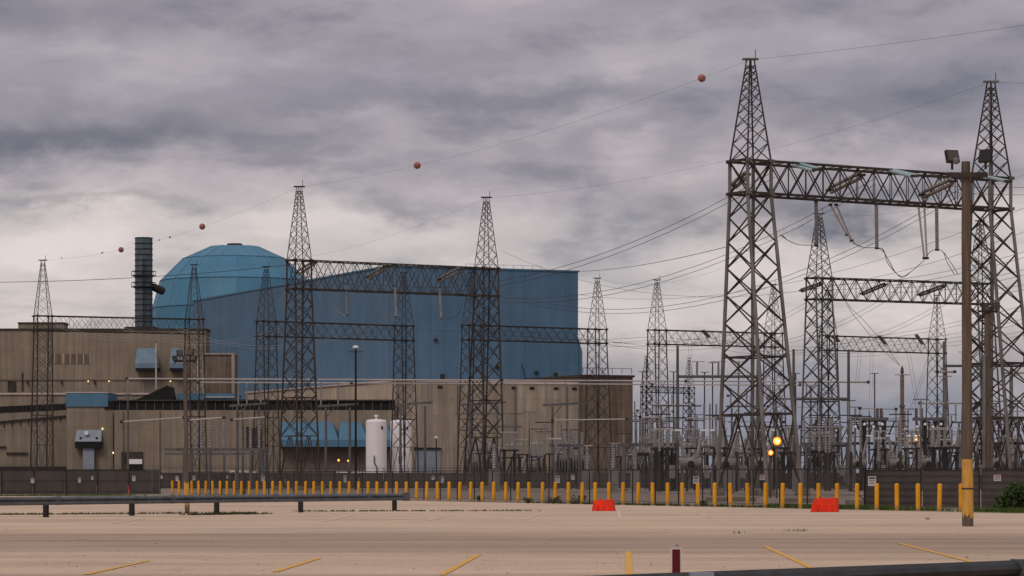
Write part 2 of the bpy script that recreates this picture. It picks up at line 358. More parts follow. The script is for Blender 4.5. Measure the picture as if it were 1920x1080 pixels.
for i in range(170):
    q = gy(rr.uniform(-100, 2020), 968+110*rr.random()**.8); z_ = rr.uniform(.004, .013)*(2.2 if rr.random() < .05 else 1)
    pb_.cbox((q.x, q.y, z_*.4), (z_*2.2, z_*1.6, z_), rr.uniform(0, 3), rr.uniform(-.3, .3))
tag(pb_.build('loose_stones', m_gravel), 'scattered small stones and grit on the parking lot', 'stones', kind='stuff')

# ------------------------------------------------------------------ buildings
def block(root, O, ang, w_, d, z0, z1, m, mj, nx, ny, nz, t=.05, gap=.028, name='wall', zs=None, mleft=None):
    """a solid mass in the frame (x along front, y away); cladding pieces on front and left"""
    mb = MB(); mb.box((0, 0, z0), (w_, d, z1))
    wl = mb.build(name, mj); wl.parent = root; wl.location = Vector(O)-root.location; wl.location.z = 0; wl.rotation_euler.z = ang
    zs = zs or [z0+(z1-z0)*i/nz for i in range(nz+1)]
    for za, zb_ in zip(zs, zs[1:]):
        if nx:
            pw = w_/nx; me = MB().box((gap/2, -t, 0), (pw-gap/2, -.002, zb_-za-gap)).mesh('panel', m)
            for i in range(nx): inst('panel', me, wl, (i*pw, 0, za+gap/2))
        if ny:
            pd = d/ny; me = MB().box((-t, gap/2, 0), (-.002, pd-gap/2, zb_-za-gap)).mesh('panel', mleft or m)
            for i in range(ny): inst('panel', me, wl, (0, i*pd, za+gap/2))
    return wl
U = Vector((.919, .395, 0)).normalized(); UA = math.atan2(U.y, U.x); NN = Vector((-U.y, U.x, 0))

# blue hall
O = G(730, 9.0); t = thing('turbine_hall', O, 'huge windowless blue metal-clad hall with flat roof, right of the dome', 'building')
zr = CH+395/9.0
hall = block(t, O, UA, 43.2, 137, 0, zr, m_blue, m_jointb, 14, 40, 1, .07, .05, zs=[0, 20, 32.3, zr])
MB().box((-.25, -.25, zr), (43.4, 137.2, zr+.35)).build('roof', m_bluec, t).rotation_euler.z = UA
# thin steel railings on the roof
rl = MB()
for i in range(9): rl.bar((18+i*2.2, 2, zr+.3), (18+i*2.2, 2, zr+1.2), .03)
rl.bar((18, 2, zr+1.2), (35.6, 2, zr+1.2), .03)
rl.build('railing', m_steel, t).rotation_euler.z = UA
sk = MB().add([(43.1, .4, 0), (44.4, .4, 0), (44.4, .4, zr-17), (43.1, .4, zr-13), (43.1, 30, 0), (44.4, 30, 0), (44.4, 30, zr-17), (43.1, 30, zr-13)],
              [(0,1,2,3),(4,7,6,5),(1,5,6,2),(3,2,6,7)])
sk.build('side_buttress', m_bluec, t).rotation_euler.z = UA
hs = MB(); pts = [Vector((30+6*i/8, -.2, zr-20-7*(i/8)**.5)) for i in range(9)]; hs.path(pts[::-1], .07)
hs.build('hose', m_dark, t).rotation_euler.z = UA
for (xx, zz) in ((24, 24.5), (33, 23.5), (37.5, 23.2), (10, 30)):
    MB().box((xx, -.5, zz), (xx+.7, -.1, zz+.6)).build('wall_fitting', m_dark, t).rotation_euler.z = UA

# dome
DS = 20; DK = 6.8; DC = G(440, DK); t = thing('containment_building', DC, 'big blue faceted dome-topped containment building with a flat cap', 'building')
prof = [(153, 640), (153, 579), (139, 528), (97, 486), (46, 463), (14, 461)]
pr = [(a/DK, CH+(HY-b)/DK) for a, b in prof]; pr = [(pr[0][0], 0)]+pr[1:]
core = MB().lathe((0, 0, 0), [(r-.35, z-(.0 if i == 0 else .35)) for i, (r, z) in enumerate(pr)], DS); core = core.build('wall', m_jointb, t); core.rotation_euler.z = 0
for j in range(5):
    (r0, z0), (r1, z1) = pr[j], pr[j+1]
    h = math.pi/DS*.992; pts = []
    segz = [(r0, z0), (r1, z1)] if j else [(r0, z0), (r0, z1-.12)]
    vs = []
    for rr, zz in segz:
        for sg in (-1, 1): vs.append((rr*math.cos(sg*h), rr*math.sin(sg*h), zz))
    me = MB().add(vs, [(0, 1, 3, 2)]).mesh('panel', m_dome)
    for i in range(DS): inst('panel', me, core, (0, 0, 0), 2*math.pi*(i+.5+.35)/DS)
    # raised pale seams
    rb = MB().bar((r0+.05, 0, z0), (r1+.05, 0, z1), .10).mesh('rib', m_ribb)
    if j: 
        for i in range(DS): inst('rib', rb, core, (0, 0, 0), 2*math.pi*(i+.35)/DS)
for (r, z) in pr[1:4]:
    rg = MB(); n = DS
    rg.path([Vector((r*1.004*math.cos(2*math.pi*(i+.35)/n), r*1.004*math.sin(2*math.pi*(i+.35)/n), z)) for i in range(n+1)], .09)
    rg.build('ring_seam', m_jointb, core)
MB().lathe((0, 0, 0), [(2.1, pr[-1][1]), (2.1, pr[-1][1]+.6)], 16).build('vent_cap', m_rust, t)

# vent stack
SK = 7.8; sc_ = G(269.5, SK); t = thing('vent_stack', sc_, 'tall blue-grey square steel vent stack with ring bands and two platforms', 'chimney')
zt_ = CH+(HY-446)/SK
MB().lathe((0, 0, 0), [(2.15, 0), (2.1, zt_)], 8).build('shaft', m_stack, t)
ring = MB().lathe((0, 0, -.11), [(2.27, 0), (2.27, .16)], 8).mesh('band', m_dark)
z = zt_; 
while z > 33: inst('band', ring, t, (0, 0, z)); z -= 1.34
for zz in (CH+(HY-518)/SK, CH+(HY-539)/SK):
    p = MB().lathe((0, 0, zz), [(3.0, 0), (3.0, .22)], 8)
    for i in range(8):
        a = 2*math.pi*i/8; p.bar((2.9*math.cos(a), 2.9*math.sin(a), zz), (2.9*math.cos(a), 2.9*math.sin(a), zz+1.2), .06)
    p.path([Vector((2.9*math.cos(2*math.pi*i/8), 2.9*math.sin(2*math.pi*i/8), zz+1.2)) for i in range(9)], .06)
    p.build('platform', m_dark, t)
ld = MB()
for s in (-.3, .3): ld.bar((s+.4, -2.35, 30), (s+.4, -2.35, zt_-5), .06)
for i in range(46): ld.bar((.1, -2.35, 30+i*.5), (.7, -2.35, 30+i*.5), .04)
ld.build('ladder', m_dark, t)
MB().lathe((2.0, 0, CH+(HY-537)/SK), [(.8, 0), (.95, .5), (.95, 2.9), (.8, 3.3)], 10, (1, .6, -.45)).build('duct', m_dark, t)

# right concrete block under the hall
O3 = Vector((-22.9, 594, 0)); t3 = thing('concrete_annex', O3, 'tan concrete block below the blue hall, long front with vent slots', 'building')
z3 = CH+180/9.6; block(t3, O3, UA, 39.5, 92, 0, z3, m_concl, m_joint, 17, 22, 4, zs=[0, 3.4, 6.8, 10.2, 13.6, 17.0, z3], mleft=m_buff)
MB().box((-.3, -.3, z3), (39.6, 92.3, z3+.35)).build('roof', m_coping, t3).rotation_euler.z = UA
for px in (823, 961, 995, 1041, 1076):
    x = (px-740)/345*39.5; MB().box((x-.5, -.2, z3-1.2), (x+.5, -.11, z3-.75)).build('vent_slot', m_black, t3).rotation_euler.z = UA
for xx in (.6, 13.2, 25.6, 36.8): MB().bar((xx, -.22, .2), (xx, -.22, z3-.5), .11, 6).build('drainpipe', m_galvd, t3).rotation_euler.z = UA
MB().box((11, 3, z3+.35), (11.8, 3.8, z3+1.7)).build('roof_vent', m_dark, t3).rotation_euler.z = UA
MB().box((20.3, -.25, 3.2), (21.7, -.11, 6.3)).build('louvre', m_dark, t3).rotation_euler.z = UA
Ob = Vector((13.4, 609.6, 0))-NN*1.6; tb = thing('stair_block', Ob, 'dark brown ribbed concrete block at the right end of the plant', 'building')
zb = CH+188/9.35; block(tb, Ob, UA, 11.2, 34, 0, zb, m_concd, m_joint, 9, 4, 2)
MB().box((-.35, -.35, zb), (11.5, 34.3, zb+.45)).build('roof', m_rust, tb).rotation_euler.z = UA
pb = MB()
for i in range(6): pb.bar((.2+i*2.15, 0, zb+.7), (.2+i*2.15, 0, zb+1.8), .05)
pb.bar((.2, 0, zb+1.8), (11, 0, zb+1.8), .05); pb.build('railing', m_steel, tb).rotation_euler.z = UA

# low front hall
K4 = 9.66; O4 = G(215, K4); t4 = thing('control_building', O4, 'long low brown concrete building with a black louvre band under its roof', 'building')
W4 = (739-215)/K4; z4 = CH+(HY-769)/K4; z4b = CH+(HY-752)/K4
block(t4, O4, 0, W4, 3.2, 0, z4, m_conc, m_joint, 36, 2, 3, zs=[0, 3.6, 7.2, 10.9, z4])
MB().box((0, .9, z4), (W4, 42, z4b)).build('louvre_band', m_black, t4)
me = MB().box((-.06, -.1, 0), (.06, .0, z4b-z4)).mesh('mullion', m_galvd)
for i in range(32): inst('mullion', me, t4, (W4*(i+.5)/32, .88, z4))
MB().box((-.2, .5, z4b), (W4, 42.3, z4b+.3)).build('roof', m_steel, t4)
def px4(px): return (px-215)/K4
def pz4(py, k=K4): return CH+(HY-py)/k
wd = MB(); a = [(px4(243), pz4(753)), (px4(262), pz4(746)), (px4(312), pz4(723)), (px4(317), pz4(724)), (px4(322), pz4(752))]
wd.add([(x, .6, z) for x, z in a]+[(x, 9, z) for x, z in a], [(4,3,2,1,0),(5,6,7,8,9)]+[(i,(i+1)%5,(i+1)%5+5,i+5) for i in range(5)])
wd.build('sloped_hood', m_black, t4)
MB().box((px4(325), 6, z4b+.2), (px4(434), 22, pz4(736))).build('penthouse', m_bluec, t4)
MB().bar((px4(375), 5.7, pz4(743)), (px4(435), 5.7, pz4(743)), .12).build('rail', m_coping, t4)
# blue hoods low on the wall
def hood(x0, x1, y0, y1, name='canopy'):
    a, b = px4(x0), px4(x1); zt, zm, zl = pz4(y0), pz4(y0+(y1-y0)*.72), pz4(y1)
    m = MB().add([(a, -.1, zt), (b-1.4, -.1, zt), (a, -3.4, zm), (b, -3.4, zm), (a, -3.4, zl), (b, -3.4, zl), (a, -.1, zl), (b, -.1, zl), (b-.2, -.1, zt-1.8)],
                 [(0,2,3,1),(2,4,5,3),(1,3,8),(3,5,7,8),(0,6,4,2)])
    c = m.build(name, m_bluec, t4)
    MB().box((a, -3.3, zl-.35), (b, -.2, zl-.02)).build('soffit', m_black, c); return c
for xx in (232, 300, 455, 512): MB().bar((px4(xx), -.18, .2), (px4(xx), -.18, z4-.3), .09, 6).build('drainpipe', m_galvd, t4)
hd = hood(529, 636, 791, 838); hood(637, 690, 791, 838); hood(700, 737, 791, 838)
MB().add([(px4(538), -2.62, pz4(818)), (px4(630), -2.62, pz4(818)), (px4(631), -3.0, pz4(824)), (px4(538), -3.0, pz4(824))], [(0,3,2,1)]).build('worn_patch', m_coping, hd)
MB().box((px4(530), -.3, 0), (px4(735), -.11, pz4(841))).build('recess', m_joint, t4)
dr = MB().box((px4(228), -.35, pz4(882)), (px4(268), -.11, pz4(847))).build('door_recess', m_rust, t4)
MB().box((px4(240), -.6, pz4(870)), (px4(267), -.36, pz4(861))).build('roller_shutter', m_white, dr)
MB().box((px4(240), -.55, pz4(882)), (px4(267), -.36, pz4(871))).build('opening', m_black, dr)
for x0, y0, x1, y1 in ((470, 803, 491, 842), (458, 800, 466, 838)):
    MB().box((px4(x0), -.3, pz4(y1)), (px4(x1), -.11, pz4(y0))).build('door', m_rust, t4)
gd = MB().box((px4(738), -.8, 0), (px4(738)+.1, -.7, .1))
MB().box((.6*0+4.2, -.5, 0), (9.4, -.11, CH+(HY-843)/9.6)).build('roller_door', m_greyb, t3).rotation_euler.z = UA
MB().box((4.0, -.7, CH+(HY-843)/9.6), (9.6, -.11, CH+(HY-839)/9.6)).build('door_lintel', m_dark, t3).rotation_euler.z = UA

# left big concrete building
K5 = 8.77; O5 = G(-40, K5); t5 = thing('auxiliary_building', O5, 'large brown concrete building in front of the stack, small windows', 'building')
W5 = (386+40)/K5; z5 = CH+(HY-619)/K5
def px5(px): return (px+40)/K5
def pz5(py): return CH+(HY-py)/K5
block(t5, O5, 0, W5, 8, 0, z5, m_conc, m_joint, 26, 0, 5, zs=[0, 12, 18.2, 22.4, 28.5, z5])
MB().box((-.3, -.3, z5), (W5+.3, 8.2, z5+.35)).build('roof', m_steel, t5)
MB().box((px5(32), 1.5, z5+.35), (px5(118), 7.5, pz5(606))).build('roof_house', m_conc, t5)
MB().box((px5(31), 1.3, pz5(606)), (px5(119), 7.7, pz5(603.5))).build('roof', m_rust, t5)
MB().box((px5(232), 1, z5+.35), (px5(290), 8, pz5(612))).build('plinth', m_steel, t5)
for x0, x1 in ((120, 169), (88, 117)):
    w0 = MB().box((px5(x0), -.16, pz5(682)), (px5(x1), -.105, pz5(663))).build('window', m_joint, t5)
    n = 4 if x0 == 120 else 2
    for i in range(n+1):
        xx = px5(x0)+(px5(x1)-px5(x0))*i/n
        MB().box((xx-.07, -.24, pz5(682)), (xx+.07, -.165, pz5(663))).build('frame', m_coping, w0)
    for i in range(n):
        xa = px5(x0)+(px5(x1)-px5(x0))*i/n; MB().box((xa+.12, -.2, pz5(680)), (xa+(px5(x1)-px5(x0))/n-.12, -.165, pz5(665))).build('pane', m_concd, w0)
for x0, x1 in ((257, 300), (321, 346)):
    a, b, zt, zm, zl = px5(x0), px5(x1), pz5(653), pz5(682), pz5(691)
    c = MB().add([(a, -.12, zt), (b-1.0, -.12, zt), (a-.1, -2.8, zm), (b, -2.8, zm), (a-.1, -2.8, zl), (b, -2.8, zl), (a, -.12, zl), (b, -.12, zl)],
             [(0,2,3,1),(2,4,5,3),(1,3,5,7),(0,6,4,2)]).build('vent_hood', m_bluel, t5)
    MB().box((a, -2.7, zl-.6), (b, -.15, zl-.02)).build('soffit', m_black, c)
for x, y0, y1, m in ((296, 645, 730, m_pipe), (374.5, 672, 740, m_coping), (47, 700, 735, m_dark)):
    MB().bar((px5(x), -3.2, pz5(y1)), (px5(x), -3.2, pz5(y0)), .2, 8).build('pipe', m, t5)
MB().box((px5(15), -.3, pz5(734)), (px5(30), -.11, pz5(714))).build('door', m_rust, t5)
MB().box((px5(-40), -.25, pz5(713.5)), (px5(386), -.11, pz5(712))).build('ledge', m_joint, t5)
for x in (166, 205, 320): MB().cbox((px5(x), -.5, pz5(715)), (.22, .2, .22)).build('lamp', m_warm, t5)
for x in (52, 116, 178): MB().cbox((px5(x), -.5, pz5(717)), (.3, .3, 1.0)).build('lamp_bracket', m_dark, t5)

# small tower
K6 = 9.2; O6 = G(381, K6); t6 = thing('elevator_tower', O6, 'small square brown concrete tower with pale corner edges before the dome', 'building')
z6 = CH+(HY-665)/K6; block(t6, O6, 0, 58/K6, 8, 0, z6, m_concd, m_joint, 4, 0, 3)
for a, b in (((-.25, -.3, 0), (.25, .2, z6)), ((58/K6-.5, -.3, 0), (58/K6+.1, .2, z6)), ((-.3, -.35, z6), (58/K6+.15, 8, z6+.3))):
    MB().box(a, b).build('corner_trim', m_concl, t6)

# left annex and capped block
K7 = 9.3; O7 = G(-40, K7); t7 = thing('service_annex', O7, 'low brown concrete annex at far left with pale coping and conduits', 'building')
W7 = (285+40)/K7; z7 = CH+(HY-740)/K7
def px7(px): return (px+40)/K7
def pz7(py): return CH+(HY-py)/K7
block(t7, O7, 0, W7, 30, 0, z7, m_conc, m_joint, 20, 0, 4, zs=[0, 6.5, 11, 14.6, z7])
MB().box((-.2, -.35, z7), (W7, 30, z7+.35)).build('coping', m_coping, t7)
bd = MB().add([(px7(-40), -.16, pz7(776)), (px7(124), -.16, pz7(768)), (px7(124), -.16, pz7(757)), (px7(-40), -.16, pz7(764))]+
              [(px7(-40), -.101, pz7(776)), (px7(124), -.101, pz7(768)), (px7(124), -.101, pz7(757)), (px7(-40), -.101, pz7(764))], [(0,1,2,3),(3,2,6,7),(0,4,5,1)])
bd.build('louvre_band', m_black, t7)
me = MB().box((-.05, -.25, 0), (.05, -.165, 1.2)).mesh('mullion', m_steel)
for i in range(30): inst('mullion', me, t7, (px7(-38+i*5.5), 0, pz7(775-i*.27)))
for (x0, y0, x1, y1) in ((-40, 795, 124, 780), (-40, 838, 12, 838), (12, 850, 52, 850), (-40, 877, 126, 877)):
    MB().bar((px7(x0), -.35, pz7(y0)), (px7(x1), -.35, pz7(y1)), .16 if y0 < 870 else .28).build('conduit', m_dark, t7)
for i in range(8): MB().bar((px7(8+i*15), -.3, pz7(802-i*1.7)), (px7(8+i*15), -.3, pz7(792-i*1.7)), .08).build('bracket', m_dark, t7)
K8 = 9.6; O8 = G(125, K8); t8 = thing('entrance_block', O8, 'square concrete block with a blue metal cap and a grey hood', 'building')
def px8(px): return (px-125)/K8
def pz8(py): return CH+(HY-py)/K8
block(t8, O8, 0, 90/K8, 14, 0, pz8(763), m_conc, m_joint, 6, 0, 4, zs=[0, pz8(834), pz8(800), pz8(775), pz8(763)])
cp = MB().box((-.1, -.35, pz8(762.5)), (px8(203), 13, pz8(737))).build('cap', m_bluec, t8)
MB().box((-.2, -.45, pz8(737)), (px8(204), 13.1, pz8(735))).build('cap_trim', m_coping, t8)
MB().box((px8(196), -.3, pz8(767)), (px8(215), 2, pz8(752))).build('louvre', m_black, t8)
hd = MB().add([(px8(144), -.12, pz8(806)), (px8(191), -.12, pz8(806)), (px8(142.5), -1.8, pz8(828)), (px8(192), -1.8, pz8(828)), (px8(142.5), -.12, pz8(828)), (px8(192), -.12, pz8(828))],
         [(0,2,3,1),(0,4,2),(1,3,5),(2,4,5,3)]).build('hood', m_greyb, t8)
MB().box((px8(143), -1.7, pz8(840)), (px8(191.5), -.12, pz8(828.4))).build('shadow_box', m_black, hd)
for x, y, s in ((164, 812, .7), (153, 821, .35), (183, 821, .35)):
    MB().cbox((px8(x), -1.4, pz8(y)), (s, .5, s)).build('fitting', m_white if x == 164 else m_dark, hd)
MB().box((px8(157), -1.2, 0), (px8(178), -.12, pz8(840.5))).build('duct', m_greyb, t8)
MB().bar((px8(213), -.4, 0), (px8(213), -.4, pz8(775)), .1).build('conduit', m_dark, t8)
for x, y in ((193, 804), (213, 849)): MB().cbox((px8(x), -.6, pz8(y)), (.22, .2, .34)).build('lamp', m_warm, t8)

# white tanks
def tank(px, k, wpx, ytop, label):
    o = G(px, k); r = wpx/2/k; zt = CH+(HY-ytop)/k; t = thing('storage_tank', o, label, 'tank', 'white upright tanks by the concrete wall')
    MB().lathe((0, 0, 0), [(r, .8), (r, zt-.5), (r*.9, zt-.15), (r*.4, zt)], 28).build('shell', m_white, t, smooth=False)
    MB().lathe((0, 0, zt), [(.18, 0), (.18, .5), (.4, .5), (.4, .8)], 8).build('vent', m_white, t)
    for a in (.7, 2.4, 3.9, 5.5): MB().bar((r*.8*math.cos(a), r*.8*math.sin(a), 0), (r*.8*math.cos(a), r*.8*math.sin(a), 1), .15).build('leg', m_galvd, t)
    MB().cbox((.6*r, -r*.85, zt-1.6), (.35, .3, .5)).build('gauge', m_dark, t)
    pp = MB(); pp.path([Vector((.2, -r-.25, 1)), Vector((.2, -r-.25, 3.5)), Vector((-.3, -r-.3, 4.2)), Vector((-.3, -r-.3, 5.6))], .1)
    pp.build('pipe', m_dark, t)
tank(705.5, 10.0, 39, 786, 'white upright cylindrical tank beside the blue hoods, unobstructed')
tank(752, 9.9, 40, 787, 'white upright tank half hidden behind a lattice tower leg')

# ------------------------------------------------------------------ lattice gantries
ubar = {}
def unit_bar(m):
    if m.name not in ubar:
        ubar[m.name] = MB().box((-1, -1, 0), (1, 1, 1)).mesh('brace', m)
    return ubar[m.name]
def put_bar(name, p, q, r, m, parent):
    p = Vector(p); q = Vector(q); d = q-p
    o = bpy.data.objects.new(name, unit_bar(m)); C.objects.link(o); o.parent = parent
    rot = d.to_track_quat('Z', 'Y').to_matrix().to_4x4()
    o.matrix_local = Matrix.Translation(p) @ rot @ Matrix.Diagonal((r, r, d.length, 1)); return o
def gantry(label, x1, k1, x2, k2, tip, zt, zb, ww, wb, mleg, mbr, rl, rb, indiv, sh1=(0, 0), sh2=(0, 0), npan=8, nsp=8, ties=(), group=None):
    A = G(x1, k1); B = G(x2, k2); root = thing('lattice_gantry', A, label, 'gantry', group)
    u = (B-A).normalized(); n = Vector((-u.y, u.x, 0)); L = (B-A).length
    braces = []      # (p, q, r, owner)
    info = {'A': A, 'B': B, 'u': u, 'n': n, 'L': L, 'tip': (A+Vector((0, 0, tip)), B+Vector((0, 0, tip))), 'zt': zt, 'zb': zb, 'w': ww}
    for ci, (c, sh) in enumerate(((Vector((0, 0, 0)), sh1), (B-A, sh2))):
        def cor(i, z):
            sx, sy = ((-1, -1), (1, -1), (1, 1), (-1, 1))[i]
            if z >= zt: h = (ww/2)+(.22-ww/2)*(z-zt)/(tip-zt); s = 0; hn = h
            elif z >= zb: h = hn = ww/2; s = 0
            else: f = (zb-z)/zb; h = ww/2+(wb[0]-ww)/2*f; hn = ww/2+(wb[1]-ww)/2*f; s = f
            return c+u*(sx*h)+n*(sy*hn)+Vector((sh[0]*s, sh[1]*s, z))
        tw = MB(); pads = []; plates = []
        for i in range(4):
            p = cor(i, 0); pads.append(p)
        p = c; tw.cbox((p.x, p.y, tip+.05), (1.3, .5, .14)); rodp = p
        for z in (zb, zt):
            for i in range(4):
                q = cor(i, z); plates.append(q)
        tower = tw.build('tower', mleg, root)
        MB().bar(rodp+Vector((.4, 0, tip)), rodp+Vector((.4, 0, tip+.8)), .035).build('lightning_rod', mbr, tower)
        for q in pads: MB().cbox((q.x, q.y, .25), (1.1, 1.1, .5)).build('footing', m_joint, tower)
        for q in plates: MB().cbox(q, (rl*3.2, rl*3.2, .26), math.atan2(u.y, u.x)).build('joint_plate', mleg, tower)
        for i in range(4):
            MB().bar(cor(i, 0), cor(i, zb), rl*1.15, 6, rl).build('leg', mleg, tower)
            MB().bar(cor(i, zb), cor(i, zt), rl, 6).build('leg', mleg, tower)
            MB().bar(cor(i, zt), cor(i, tip), rl*.55, 4, rl*.4).build('spire_leg', mbr, tower)
        # spire panels
        zs = [zt]; tot = sum(.86**i for i in range(nsp))
        for i in range(nsp): zs.append(zs[-1]+(tip-zt-.4)*.86**i/tot)
        for a, b in zip(zs, zs[1:]):
            for f in range(4):
                g = (f+1) % 4
                braces.append((cor(f, a), cor(g, b), rb*.7, tower)); braces.append((cor(g, a), cor(f, b), rb*.7, tower))
        # body panels
        zlow = zb*.27; zz = [zb]; h0 = (zb-zlow)/npan; wts = [1+.05*i for i in range(npan)]; sw = sum(wts)
        for wt in wts: zz.append(zz[-1]-(zb-zlow)*wt/sw)
        for a, b in zip(zz, zz[1:]):
            for f in range(4):
                g = (f+1) % 4
                braces.append((cor(f, a), cor(g, b), rb, tower)); braces.append((cor(g, a), cor(f, b), rb, tower))
        tiez = [zb*.46, zlow]
        for z in tiez+[zb, zt]:
            for f in range(4): put_bar('tie_bar', cor(f, z), cor((f+1) % 4, z), rb*1.4, mbr, tower)
        for f in range(4):
            g = (f+1) % 4; mid = (cor(f, zlow)+cor(g, zlow))/2
            for e in (f, g):
                braces.append((mid, cor(e, .6), rb*1.1, tower))
                m2 = (mid+cor(e, .6))/2
                braces.append((m2, cor(e, zlow*.5), rb*.8, tower)); braces.append((m2, cor(e, zlow), rb*.8, tower))
        for f in range(4):
            g = (f+1) % 4
            braces.append((cor(f, zb), cor(g, zt), rb, tower)); braces.append((cor(g, zb), cor(f, zt), rb, tower))
    # beam
    ov = ww*.62; h = ww/2
    bm = MB()
    cs = [(s, z) for s in (-1, 1) for z in (zb, zt)]
    for s, z in cs: bm.bar(-u*ov+n*(s*h)+Vector((0, 0, z)), u*(L+ov)+n*(s*h)+Vector((0, 0, z)), rl*.75, 4)
    beam = bm.build('truss_beam', mbr, root)
    for z in (zb, zt):
        for e in (-ov, L+ov): put_bar('chord_end', u*e+n*h+Vector((0, 0, z)), u*e-n*h+Vector((0, 0, z)), rl*.7, mbr, beam)
    x0, x1_ = ww/2, L-ww/2; np_ = max(8, round((x1_-x0)/1.75))
    for i in range(np_):
        a = x0+(x1_-x0)*i/np_; b = x0+(x1_-x0)*(i+1)/np_
        for s in (-1, 1):
            q = n*(s*h)
            if indiv or i % 2 == 0: braces.append((u*a+q+Vector((0, 0, zb)), u*a+q+Vector((0, 0, zt)), rb*.7, beam))
            braces.append((u*a+q+Vector((0, 0, zb)), u*b+q+Vector((0, 0, zt)), rb*.8, beam))
            braces.append((u*a+q+Vector((0, 0, zt)), u*b+q+Vector((0, 0, zb)), rb*.8, beam))
        for z in (zb, zt):
            s = 1 if i % 2 else -1
            braces.append((u*a-n*(s*h)+Vector((0, 0, z)), u*b+n*(s*h)+Vector((0, 0, z)), rb*.7, beam))
            braces.append((u*a-n*h+Vector((0, 0, z)), u*a+n*h+Vector((0, 0, z)), rb*.7, beam))
    braces.sort(key=lambda b: -(b[2]*(b[1]-b[0]).length)/(((b[0]+b[1])/2+A).length))
    k = 300 if indiv else 0
    for p, q, r, ow in braces[:k]: put_bar('brace', p, q, r, mbr, ow)
    rest = MB()
    for p, q, r, ow in braces[k:]: rest.bar(p, q, r*.95, 4, cap=False)
    if rest.v: tag(rest.build('bracing', mbr, root), kind='stuff')
    return info
def beampt(g, t, z=None, s=0): return g['A']+g['u']*(g['L']*t)+g['n']*(s*g['w']/2)+Vector((0, 0, g['zb'] if z is None else z))

TIP = 35.1
G1 = gantry('nearest and tallest rusty lattice gantry at right, spires above everything else', 1407, 23.3, 1858, 22.05, TIP, 26.9, 24.3, 2.36, (3.5, 6.6), m_galv, m_rust, .145, .046, True, (.75, 0), (.9, 0), 8, 9)
G2 = gantry('grey-brown lattice gantry in front of the blue hall, dome at its left', 561, 16.2, 912, 15.6, TIP, 26.6, 23.3, 2.1, (2.95, 4.7), m_steel, m_steel, .10, .036, True, (0, 0), (-.3, 0), 8, 8)
G3 = gantry('leftmost distant lattice gantry, before the brown building and the stack', 80.5, 12.1, 364, 11.85, TIP, 26.5, 24.2, 2.3, (2.6, 4.0), m_farst, m_farst, .10, .031, False, (-.2, 0), (.2, 0), 8, 7)
G4 = gantry('distant lattice gantry whose beam crosses behind the tank and lamp post', 499.5, 11.75, 757.5, 11.4, TIP, 26.4, 24.0, 2.3, (2.7, 4.4), m_farst, m_farst, .10, .031, False, (0, 0), (.1, 0), 8, 7)
G5 = gantry('distant lattice gantry spanning the right edge of the blue hall', 884, 11.4, 1120, 11.1, TIP, 26.5, 24.1, 2.3, (2.8, 4.6), m_farst, m_farst, .10, .031, False, (0, 0), (.2, 0), 8, 7)
G6 = gantry('distant lattice gantry standing left of and behind the tallest tower', 1232, 11.0, 1450, 10.75, TIP, 26.6, 24.2, 2.3, (2.7, 4.4), m_farst, m_farst, .10, .031, False, (.1, 0), (.2, 0), 8, 7)
G7 = gantry('middle lattice gantry seen under the beam of the tallest gantry', 1536, 14.7, 1838, 14.3, TIP, 26.9, 24.2, 2.4, (3.2, 5.6), m_galvd, m_farst, .11, .042, True, (.3, 0), (.3, 0), 8, 9)
G8 = gantry('distant lattice gantry low at right behind the tall bushing', 1553, 10.4, 1757, 10.15, TIP, 27.0, 24.4, 2.3, (2.7, 4.5), m_farst, m_farst, .10, .031, False, (.1, 0), (.1, 0), 8, 7)
G9 = gantry('tiny far-off lattice gantry above the breakers with a dark beam', 1292, 6.6, 1212, 6.7, CH+223/6.6, CH+168/6.6, CH+157/6.6, 2.2, (2.6, 4.0), m_farst, m_farst, .11, .06, False, (0, 0), (0, 0), 8, 6)

# ------------------------------------------------------------------ wires
def cat(p, q, sag, n=18):
    return [p+(q-p)*(i/n)-Vector((0, 0, 4*sag*(i/n)*(1-i/n))) for i in range(n+1)]
def wire(p, q, sag, r, m, label, group, cat_='power line', name='power_line'):
    pts = cat(p, q, sag); mb = MB(); mb.path(pts, r, 3)
    return tag(mb.build(name, m, None, p), label, cat_, group)
def ball(px, p, q, sag, label, d=.62):
    # put the ball on the wire where it shows at photo column px
    best = None
    for i in range(1, 400):
        f = i/400; c = p+(q-p)*f-Vector((0, 0, 4*sag*f*(1-f))); x = 960+F*c.x/c.y
        if best is None or abs(x-px) < best[0]: best = (abs(x-px), c)
    c = best[1]; t = thing('marker_ball', c, label, 'marker ball', 'red marker balls on the shield wire')
    MB().lathe((0, 0, 0), [(d*.5*math.sin(math.pi*i/12)+.001, -d*.5*math.cos(math.pi*i/12)) for i in range(13)], 20).build('shell', m_ball, t, smooth=True)
    MB().lathe((0, 0, 0), [(d*.506, -.012), (d*.506, .012)], 20).build('seam', m_dark, t)
OVR = P(2300, -5, 40)
sh = [(G1['tip'][0], G2['tip'][0], 1.35), (G2['tip'][0], G3['tip'][0], 1.75), (G1['tip'][1], G2['tip'][1], 1.8), (G2['tip'][1], G3['tip'][1], 2.6)]
names = ['thin shield wire from the tallest spire to the left spire of the middle gantry', 'thin shield wire from the middle gantry left spire to the far left spire',
         'thin shield wire between the right spires of the tallest and middle gantries', 'thin shield wire over the dome to the distant left gantry']
for (p, q, s), l in zip(sh, names): wire(p, q, s, .009, m_wire, l, 'shield wires')
wire(G1['tip'][0], P(2200, 3, 30), .25, .011, m_wire, 'thin shield wire rising from the tallest spire to the top right', 'shield wires')
wire(G1['tip'][1], P(2300, 140, 29), .3, .011, m_wire, 'thin shield wire leaving the right spire towards the right edge', 'shield wires')
